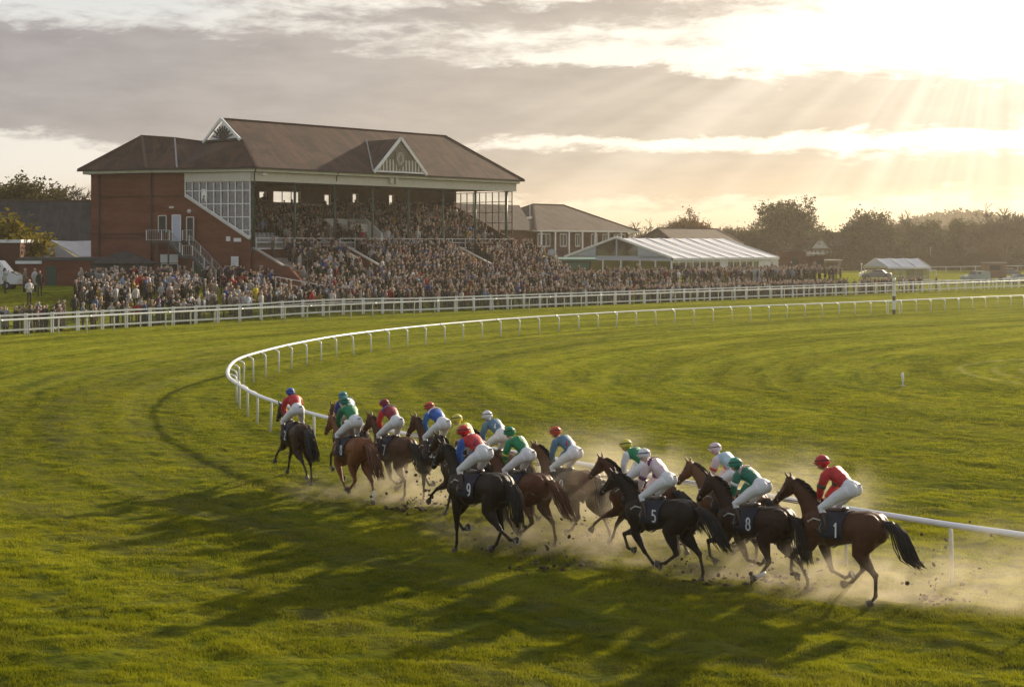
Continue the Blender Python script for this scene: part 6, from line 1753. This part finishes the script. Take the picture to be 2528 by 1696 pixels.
# ------------------------------------------------------------------ jockeys
def hand(mb, p, d, side):
    """Closed hand round the rein: palm, four unequal bent fingers and a thumb."""
    d = d.normalized(); lat = Vector((0, side, 0)); dn = d.cross(lat).normalized()
    if dn.z > 0: dn = -dn
    mb.ell(p+d*.035, (.045, .022, .04), 8, 5)
    for i in range(4):
        L = (.024, .028, .026, .020)[i]; b_ = p+d*(.06-.002*i)+dn*(-.022+.016*i)
        mb.tube([b_, b_+d*L+lat*-.004, b_+d*(L*.9)-lat*L, b_+d*.0-lat*(L*1.3)], [.0085, .0085, .008, .006], 5)
    b_ = p+d*.03-dn*.03; mb.tube([b_, b_+d*.03-dn*.012, b_+d*.045-lat*.02], [.010, .009, .007], 5)
def jockey_meshes(var):
    lean = (0, .04, -.03)[var]; tw = (0, .03, -.03)[var]
    hip = Vector((-.18-lean*.3, tw, 2.03)); ch = Vector((.22+lean, 0, 2.24-lean)); nk = Vector((.33+lean, -tw, 2.29-lean))
    hd = nk+Vector((.12, (0, .025, -.03)[var], .115-(0, .015, -.01)[var])); out = {}
    # body: skin under the clothes, one surface
    mb = MB(); mb.tube([hip, hip.lerp(ch, .5)+Vector((0, 0, .03)), ch, nk], [(.13, .10), (.12, .09), (.14, .09), (.06, .06)], 10, side=(0, 1, 0))
    mb.tube([nk-Vector((.02, 0, .02)), nk+Vector((.06, 0, .07))], [.055, .05], 8)
    mb.ell(hd, (.095, .075, .115), 12, 9, 0, Matrix.Rotation(.25, 3, 'Y'))
    mb.ell(hd+Vector((.095, 0, -.02)), (.022, .014, .02), 6, 4); mb.ell(hd+Vector((.07, 0, -.075)), (.03, .03, .025), 6, 4)
    for s in (-1, 1): mb.ell(hd+Vector((-.0, s*.078, -.02)), (.022, .012, .03), 6, 4)
    el_, hn, kn, an = [], [], [], []
    for s in (-1, 1):
        e = Vector((.30+lean*.5, s*.25, 1.99)); h_ = Vector((.44, s*.09, 1.75)); el_.append(e); hn.append(h_)
        mb.tube([ch+Vector((.02, s*.15, .0)), e, h_], [.048, .04, .026], 8)
        k = Vector((.26, s*.285, 1.63)); a = Vector((.14, s*.32, 1.30)); kn.append(k); an.append(a)
        mb.tube([hip+Vector((0, s*.09, -.03)), k, a], [.08, .055, .04], 8)
        mb.ell(a+Vector((.06, 0, -.03)), (.10, .035, .03), 8, 5)
    mb2 = MB(); mb2.v, mb2.f, mb2.m, mb2.sm = mb.v, mb.f, mb.m, mb.sm
    me = remeshed(mb2, .014, 3); me.materials.append(MAT['skin'])
    bm = bmesh.new(); bm.from_mesh(me); mh = MB()
    for i, s in enumerate((-1, 1)): hand(mh, hn[i], (hn[i]-el_[i]), s)
    tm = mh.mesh('t', MAT['skin']); bm.from_mesh(tm); bm.to_mesh(me); bm.free(); me.polygons.foreach_set('use_smooth', [True]*len(me.polygons)); out['body'] = me
    # breeches
    mb = MB(); mb.ell(hip+Vector((-.02, 0, -.01)), (.165, .175, .165), 12, 8); mb.ell(hip+Vector((-.07, .075, -.02)), (.13, .10, .14), 10, 7); mb.ell(hip+Vector((-.07, -.075, -.02)), (.13, .10, .14), 10, 7)
    mb.tube([hip+Vector((-.03, 0, .0)), hip.lerp(ch, .35)+Vector((0, 0, .02))], [(.17, .14), (.145, .11)], 12, side=(0, 1, 0))
    for i, s in enumerate((-1, 1)):
        k = kn[i]; mb.tube([hip+Vector((-.02, s*.09, -.04)), hip.lerp(k, .4)+Vector((0, s*.05, 0)), hip.lerp(k, .8)+Vector((0, s*.02, 0)), k+Vector((.01, 0, .01)), k.lerp(an[i], .32)], [.13, .112, .088, .074, .058], 12)
    me = remeshed(mb, .016, 4); me.materials.append(MAT['breeches']); out['breeches'] = me
    m_ = MB(); c = hip+Vector((-.19, -.07, .08)); m_.beam(c, c+Vector((0, .09, 0)), .012, .03, up=Vector((-.8, 0, .6))); out['patch'] = m_.mesh('emblem', MAT['number_cloth'])
    # silk jacket
    mb = MB(); mb.tube([hip.lerp(ch, .22), hip.lerp(ch, .5)+Vector((0, 0, .045)), ch+Vector((-.06, 0, .03)), ch+Vector((.06, 0, .0)), nk+Vector((.02, 0, .01))], [(.155, .12), (.185, .135), (.225, .148), (.20, .13), (.085, .08)], 14, side=(0, 1, 0))
    for s in (-1, 1): mb.ell(ch+Vector((.0, s*.175, .0)), (.095, .08, .095), 10, 7)
    me = remeshed(mb, .016, 4); me.materials.append(MAT['silk']); out['jacket'] = me
    sl = []
    for i, s in enumerate((-1, 1)):
        sh = ch+Vector((.01, s*.195, .0)); mb = MB()
        mb.tube([sh, sh.lerp(el_[i], .5)+Vector((-.01, s*.015, 0)), el_[i], el_[i].lerp(hn[i], .55), el_[i].lerp(hn[i], .92)], [.096, .086, .075, .064, .040], 12); mb.ell(sh, .088, 10, 6)
        q = remeshed(mb, .014, 3); q.materials.append(MAT['silk']); sl.append(q)
    out['sleeves'] = sl
    # bands that can be worn on the sleeves
    bd = []
    for i, s in enumerate((-1, 1)):
        sh = ch+Vector((.01, s*.195, .0)); a, b_ = sh.lerp(el_[i], .72), sh.lerp(el_[i], .98); mb = MB(); mb.tube([a, b_], [.090, .082], 14); bd.append(mb.mesh('armband', MAT['silk']))
    out['bands'] = bd
    hp_ = []
    for i, s in enumerate((-1, 1)):
        sh = ch+Vector((.01, s*.195, .0)); mb = MB()
        for t in (.25, .62, 1.0): mb.tube([sh.lerp(el_[i], t-.10), sh.lerp(el_[i], t+.06)], [.097-.014*t]*2, 14)
        mb.tube([el_[i].lerp(hn[i], .4), el_[i].lerp(hn[i], .58)], [.065, .061], 14); hp_.append(mb.mesh('hoops', MAT['silk']))
    out['hoops'] = hp_
    # cross belts over the back
    mb = MB()
    for s in (-1, 1):
        path = []
        for t in np.linspace(0, 1, 9):
            c = hip.lerp(ch, .30+.68*t); path.append(c+Vector((-.02, s*(.15-.30*t), .132+.03*math.sin(t*3.14))) if True else c)
        path = [Vector((p.x-.03*(1-abs(2*t-1)), p.y, p.z-.55*(abs(p.y)**2)*2.6)) for p, t in zip(path, np.linspace(0, 1, 9))]
        mb.tube(path, [(.034, .012)]*9, 6, side=(0, 1, 0))
    out['belts'] = mb.mesh('cross_belts', MAT['silk'])
    mb = MB(); path = []
    mb.tube([ch+Vector((-.05, .225*math.cos(a), .03+.162*math.sin(a))) for a in np.linspace(0, math.pi, 13)], [(.035, .010)]*13, 6, side=(1, 0, 0)); out['yoke'] = mb.mesh('yoke_band', MAT['silk'])
    # boots
    bt = []
    for i, s in enumerate((-1, 1)):
        k, a = kn[i], an[i]; mb = MB()
        mb.tube([k.lerp(a, .22), k.lerp(a, .5), a+Vector((0, 0, .02)), a+Vector((.02, 0, -.03))], [.070, .064, .05, .052], 12)
        mb.tube([a+Vector((-.045, 0, -.04)), a+Vector((.05, 0, -.045)), a+Vector((.15, 0, -.055)), a+Vector((.19, 0, -.058))], [(.04, .042), (.045, .045), (.045, .032), (.02, .015)], 10, side=(0, 1, 0))
        q = remeshed(mb, .012, 2); q.materials.append(MAT['leather']); bt.append(q)
    out['boots'] = bt
    # cap
    rt = Matrix.Rotation(.18, 3, 'Y')
    mb = MB(); mb.ell(hd+Vector((-.015, 0, .035)), (.148, .130, .138), 16, 9, 0, rt, -.35); mb.tube([hd+Vector((-.06, 0, .06)), hd+Vector((-.05, 0, -.06))], [(.085, .08), (.075, .06)], 12)
    out['cap'] = mb.mesh('cap', MAT['silk'])
    mb = MB(); mb.ell(hd+rt @ Vector((.12, 0, .03)), (.065, .085, .014), 12, 4, 0, rt); out['peak'] = mb.mesh('peak', MAT['silk'])
    mb = MB(); mb.tube([hd+Vector((-.015, 0, .03))+rt @ Vector((.148*math.cos(a), .132*math.sin(a), .045)) for a in np.linspace(0, 6.2832, 21)], [(.010, .015)]*21, 5, side=(0, 0, 1)); out['strap'] = mb.mesh('goggles_strap', MAT['dark'])
    mb = MB(); mb.ell(hd+Vector((-.015, 0, .15)), (.02, .02, .02), 8, 4); out['button'] = mb.mesh('cap_button', MAT['silk'])
    mb = MB()
    mb.tube([hn[1]+Vector((-.02, 0, .03)), hn[1]+Vector((.04, .02, -.08)), hn[1]+Vector((-.25, .12, -.42))], [.008, .007, .004], 5); out['whip'] = mb.mesh('whip', MAT['dark'])
    return out
m, nt, b = newmat('breeches'); p = nt.coord('Object')
nt.set(b.inputs['Base Color'], nt.ramp(nt.noise(p, 4, 3), [(.3, (.70, .72, .76)), (.7, (.80, .81, .84))])); b.inputs['Roughness'].default_value = .6
nt.set(b.inputs['Normal'], nt.bump(nt.noise(nt.vmath('MULTIPLY', p, (1, 1, 3)), 7, 3, .5, 1.5), .7, .02))
JM = [jockey_meshes(v) for v in range(3)]
def make_jockey(horse, var, label, jacket, sleeve, cap, band=None, hoops=None, belts=None, yoke=None, button=None, turn=0, strap=None):
    M = JM[var]; r = thing('person', label, 'person', tuple(horse.location), horse.rotation_euler[2], 'jockeys crouched on the racehorses'); r.scale = horse.scale
    link_mesh('body', M['body'], r); bq = link_mesh('breeches', M['breeches'], r); link_mesh('emblem', M['patch'], bq)
    def c(nm, me, col, par=r): q = link_mesh(nm, me, par); q.color = (*col, 1); return q
    jk = c('jacket', M['jacket'], jacket)
    for i in (0, 1):
        s_ = c('sleeve', M['sleeves'][i], sleeve)
        if band: c('armband', M['bands'][i], band, s_)
        if hoops: c('hoops', M['hoops'][i], hoops, s_)
    if belts: c('cross_belts', M['belts'], belts, jk)
    if yoke: c('yoke_band', M['yoke'], yoke, jk)
    for b_ in M['boots']: link_mesh('boot', b_, r)
    cp = c('cap', M['cap'], cap); c('peak', M['peak'], cap, cp); q = link_mesh('goggles_strap', M['strap'], cp)
    if button: c('button', M['button'], button, cp)
    link_mesh('whip', M['whip'], r)
    return r
BAY = (.075, .030, .014); DBAY = (.030, .014, .009); BLACK = (.014, .009, .007); CHEST = (.17, .058, .020); LBAY = (.12, .055, .026)
RED = (.50, .02, .025); BLUE = (.02, .10, .42); GRN = (.01, .22, .09); YEL = (.62, .55, .08); WHT = (.75, .76, .80); PNK = (.70, .56, .60); TEAL = (.05, .25, .28)
MAROON = (.24, .015, .03); ORANGE = (.52, .06, .02); DBLUE = (.02, .05, .20); SKY = (.45, .62, .70); STEEL = (.10, .20, .30); PURP = (.12, .03, .12)
FIELD = [ # display px of body middle, display py of ground, phi, pose, coat, points, number, var, jockey args, horse label, jockey label
 (674, 1096, 62, 'reach', DBAY, 1, '2', 0, dict(jacket=RED, sleeve=RED, cap=BLUE), 'dark bay racehorse leading the field alone on the outside', 'jockey in red silks and blue cap on the leading horse'),
 (797, 1100, 60, 'push', BAY, 1, None, 1, dict(jacket=WHT, sleeve=DBLUE, cap=TEAL, yoke=BLUE), 'bay racehorse hidden behind the bright chestnut near the rail', 'jockey in white and blue silks with teal cap behind the green jockey'),
 (802, 1138, 57, 'gather', CHEST, 0, '8', 2, dict(jacket=GRN, sleeve=(.008, .12, .05), cap=(.02, .20, .14)), 'bright chestnut racehorse with flying chestnut tail, second in the field', 'jockey in plain green silks and green cap on the bright chestnut'),
 (897, 1134, 52, 'push', BAY, 1, '7', 0, dict(jacket=MAROON, sleeve=RED, cap=MAROON, yoke=BLUE), 'dusty brown racehorse behind the bright chestnut', 'jockey in crimson silks with blue yoke and maroon cap'),
 (1004, 1154, 50, 'stance', BAY, 1, '3', 1, dict(jacket=BLUE, sleeve=(.04, .16, .42), cap=ORANGE, yoke=WHT), 'brown racehorse with legs lost in pale dust, fifth along the rail', 'jockey in royal blue silks and orange cap'),
 (1066, 1196, 49, 'reach', DBAY, 1, None, 2, dict(jacket=YEL, sleeve=YEL, cap=YEL, strap=1), 'dark racehorse half hidden beyond the near black bay number nine', 'jockey in pale yellow silks and yellow cap'),
 (1136, 1178, 50, 'push', BAY, 1, None, 0, dict(jacket=STEEL, sleeve=STEEL, cap=WHT, belts=WHT, button=BLUE), 'bay racehorse mostly hidden behind the green and gold sleeved jockey', 'jockey in steel blue silks with white belts and white cap'),
 (1092, 1268, 46, 'stance', BLACK, 1, '9', 1, dict(jacket=RED, sleeve=BLUE, cap=RED, belts=(.16, .03, .12)), 'near black racehorse number nine closest on the left of the pack', 'jockey in red silks with blue sleeves and red cap on the near black horse'),
 (1190, 1238, 46, 'gather', (.10, .038, .018), .4, '0', 2, dict(jacket=GRN, sleeve=GRN, cap=GRN, hoops=YEL), 'liver chestnut racehorse with ginger tail beside the near black horse', 'jockey in green silks with green and yellow hooped sleeves'),
 (1298, 1222, 44, 'fold', LBAY, .8, '9', 0, dict(jacket=STEEL, sleeve=STEEL, cap=ORANGE, belts=RED), 'tall brown racehorse number nine galloping through thick dust', 'jockey in slate blue silks with red belts and orange cap'),
 (1465, 1266, 42, 'reach', BAY, 1, None, 1, dict(jacket=GRN, sleeve=WHT, cap=YEL), 'lighter bay racehorse hidden beyond the black number five', 'jockey in green silks with white sleeves and yellow cap'),
 (1506, 1314, 36, 'gather', BLACK, 1, '5', 2, dict(jacket=PNK, sleeve=PNK, cap=WHT, band=PURP, yoke=PURP), 'glossy black racehorse number five in full stride', 'jockey in pale lilac silks with purple armbands on the black horse'),
 (1668, 1284, 40, 'push', LBAY, .7, None, 0, dict(jacket=SKY, sleeve=PNK, cap=PNK, band=ORANGE), 'light brown racehorse beyond the dark number eight', 'jockey in pale blue and pink silks with pink cap'),
 (1722, 1328, 38, 'fold', DBAY, 1, '8', 1, dict(jacket=(.01, .16, .10), sleeve=(.01, .16, .10), cap=(.02, .25, .17), band=WHT, yoke=(.5, .3, .3)), 'dark bay racehorse number eight with one white hind foot', 'jockey in dark green silks with white armbands'),
 (1922, 1362, 38, 'push', BAY, 1, '1', 0, dict(jacket=RED, sleeve=RED, cap=RED, band=(.03, .06, .04)), 'bay racehorse number one bringing up the rear by the rail', 'jockey in plain scarlet silks and red cap on the last horse'),
]
SCL = (.95, .95, .96, .95, .95, .94, .95, 1.0, .93, .94, .92, .92, .92, .94, .98)
for k_, (dx_, dy_, phi, pose, col, pts_, num, var, ja, hl_, jl_) in enumerate(FIELD):
    x, y = gp(dx_/.9245, dy_/.9245); t_ = (dx_-670)/1270; phi = phi+(9*t_ if dx_ > 1480 else 5*t_)
    h_ = make_horse(pose, col, pts_, hl_, x, y, phi, num, SCL[k_], hair=(.10, .035, .012) if 'ginger' in hl_ else None, socks=(0,) if 'white hind foot' in hl_ else (1,) if 'bright chestnut racehorse' in hl_ else ())
    ja = dict(ja); ja.pop('strap', None)
    make_jockey(h_, var, jl_, **ja)
# ------------------------------------------------------------------ dust and clods
def dustmat(name, dens, seed, col=(.96, .86, .70)):
    m = bpy.data.materials.new(name); m.use_nodes = True; nt = NT(m.node_tree); nt.n.clear()
    o = nt.new('ShaderNodeOutputMaterial'); pv = nt.new('ShaderNodeVolumePrincipled')
    pv.inputs['Color'].default_value = (*col, 1); pv.inputs['Anisotropy'].default_value = .5
    g = nt.coord('Object'); r_ = nt.vmath('LENGTH', g, None, 1)
    n = nt.noise(nt.vmath('ADD', nt.vmath('MULTIPLY', g, (1.7, 1.4, 1.3)), (seed*3.1, 0, 0)), 1.6, 4, .6, .6)
    fall = 1.0-nt.smooth(r_, .25, 1.0)
    nt.set(pv.inputs['Density'], fall*nt.smooth(n, .38, .68)*dens)
    nt.l.new(pv.outputs[0], o.inputs['Volume']); MAT[name] = m; return m
DM_ = [dustmat('dust_%d' % i, d_, i) for i, d_ in enumerate((.40, .36, .58))]
def dust(dpx, dpy, rx, ry, rz, k, lab, up=.5, dY=0):
    x, y = gp(dpx/.9245, dpy/.9245); y += dY
    me = bpy.data.meshes.new('dust_cloud'); bm = bmesh.new(); bmesh.ops.create_icosphere(bm, subdivisions=3, radius=1); bm.to_mesh(me); bm.free(); me.materials.append(DM_[k])
    o = link_mesh('dust_cloud', me); o.location = (x, y, rz*up+H0(x, y)); o.scale = (rx*1.15, ry, rz*1.45); tag(o, lab, 'dust', 'dust kicked up by the hooves', 'stuff')
dust(905, 1140, 1.5, 1.3, .55, 2, 'dust low behind the bright chestnut horse')
dust(985, 1150, 1.9, 1.4, .9, 2, 'thick pale dust round the legs of the fifth horse')
dust(900, 1100, 1.6, 1.2, .9, 0, 'thin dust round the dusty brown horse')
dust(1250, 1262, 1.8, 1.1, .55, 2, 'dust between the near black horse and the black number five')
dust(1345, 1235, 1.9, 1.5, 1.1, 2, 'tall dust plume around the brown number nine')
dust(1360, 1190, 2.6, 1.8, 1.15, 0, 'high thin dust drifting behind the slate blue jockey', .8)
dust(1440, 1290, 1.3, .9, .5, 2, 'dust by the forelegs of the black number five')
dust(1640, 1320, 1.6, 1.0, .55, 2, 'dust under the tail of the black number five')
dust(1640, 1250, 2.2, 1.3, 1.15, 0, 'thin dust beyond the black number five')
dust(1760, 1335, 1.5, .9, .6, 2, 'dust round the hind feet of the dark number eight')
dust(1800, 1275, 2.2, 1.2, 1.15, 0, 'thin dust over the quarters of the dark number eight', .9)
dust(1890, 1360, 1.6, .9, .6, 2, 'dust under the last horse')
dust(2010, 1372, 1.7, .9, .65, 2, 'dust behind the hind feet of the last horse')
dust(2170, 1385, 1.8, 1.0, .7, 0, 'dust trailing to the near rail post')
dust(2330, 1400, 1.8, 1.2, 1.0, 0, 'dust cloud leaving the right edge of the view')
dust(740, 1135, 1.3, 1.0, .45, 1, 'faint dust behind the leading horse')
dust(1120, 1235, 1.8, 1.2, .6, 1, 'faint dust beyond the near black horse')
rr = random.Random(77); mb = MB()
plumes = [(935, 1165, 60), (1250, 1300, 40), (1375, 1225, 46), (1590, 1330, 30), (1775, 1330, 60), (2135, 1375, 60), (990, 1155, 30), (1860, 1350, 24), (1660, 1340, 20), (1120, 1260, 14)]
for px, py, n_ in plumes:
    x, y = gp(px/.9245, py/.9245)
    for k in range(n_):
        s = rr.choice((.012, .016, .02, .03, .04))*rr.uniform(.7, 1.2); t = abs(rr.gauss(0, .55))
        c = Vector((x+rr.gauss(0, .38)+t*.2, y+rr.gauss(0, .35), .03+t)); q = Matrix.Rotation(rr.random()*6, 3, Vector((rr.random(), rr.random(), rr.random()+.01)).normalized())
        mb.ell(c, (s*rr.uniform(.8, 1.7), s, s*rr.uniform(.5, 1)), 5, 3, 0, q)
    for k in range(n_//3):
        s = rr.uniform(.02, .06); mb.ell((x+rr.gauss(0, .25), y+rr.gauss(0, .18), rr.uniform(0, .1)), (s*1.3, s, s*.6), 6, 3)
o = mb.build('soil_clods', MAT['soil']); tag(o, 'brown clods of soil thrown up behind the hooves', 'soil', kind='stuff')
# ------------------------------------------------------------------ evening air
m = bpy.data.materials.new('haze'); m.use_nodes = True; nt = NT(m.node_tree); nt.n.clear()
o_ = nt.new('ShaderNodeOutputMaterial'); pv = nt.new('ShaderNodeVolumePrincipled'); nt.l.new(pv.outputs[0], o_.inputs['Volume'])
pv.inputs['Color'].default_value = (.95, .86, .74, 1); pv.inputs['Density'].default_value = .00022; pv.inputs['Anisotropy'].default_value = .45
mb = MB(); mb.box((0, 480, 20), (1900, 1400, 60)); o = mb.build('haze', m); tag(o, 'warm evening haze over the racecourse', 'haze', kind='stuff')
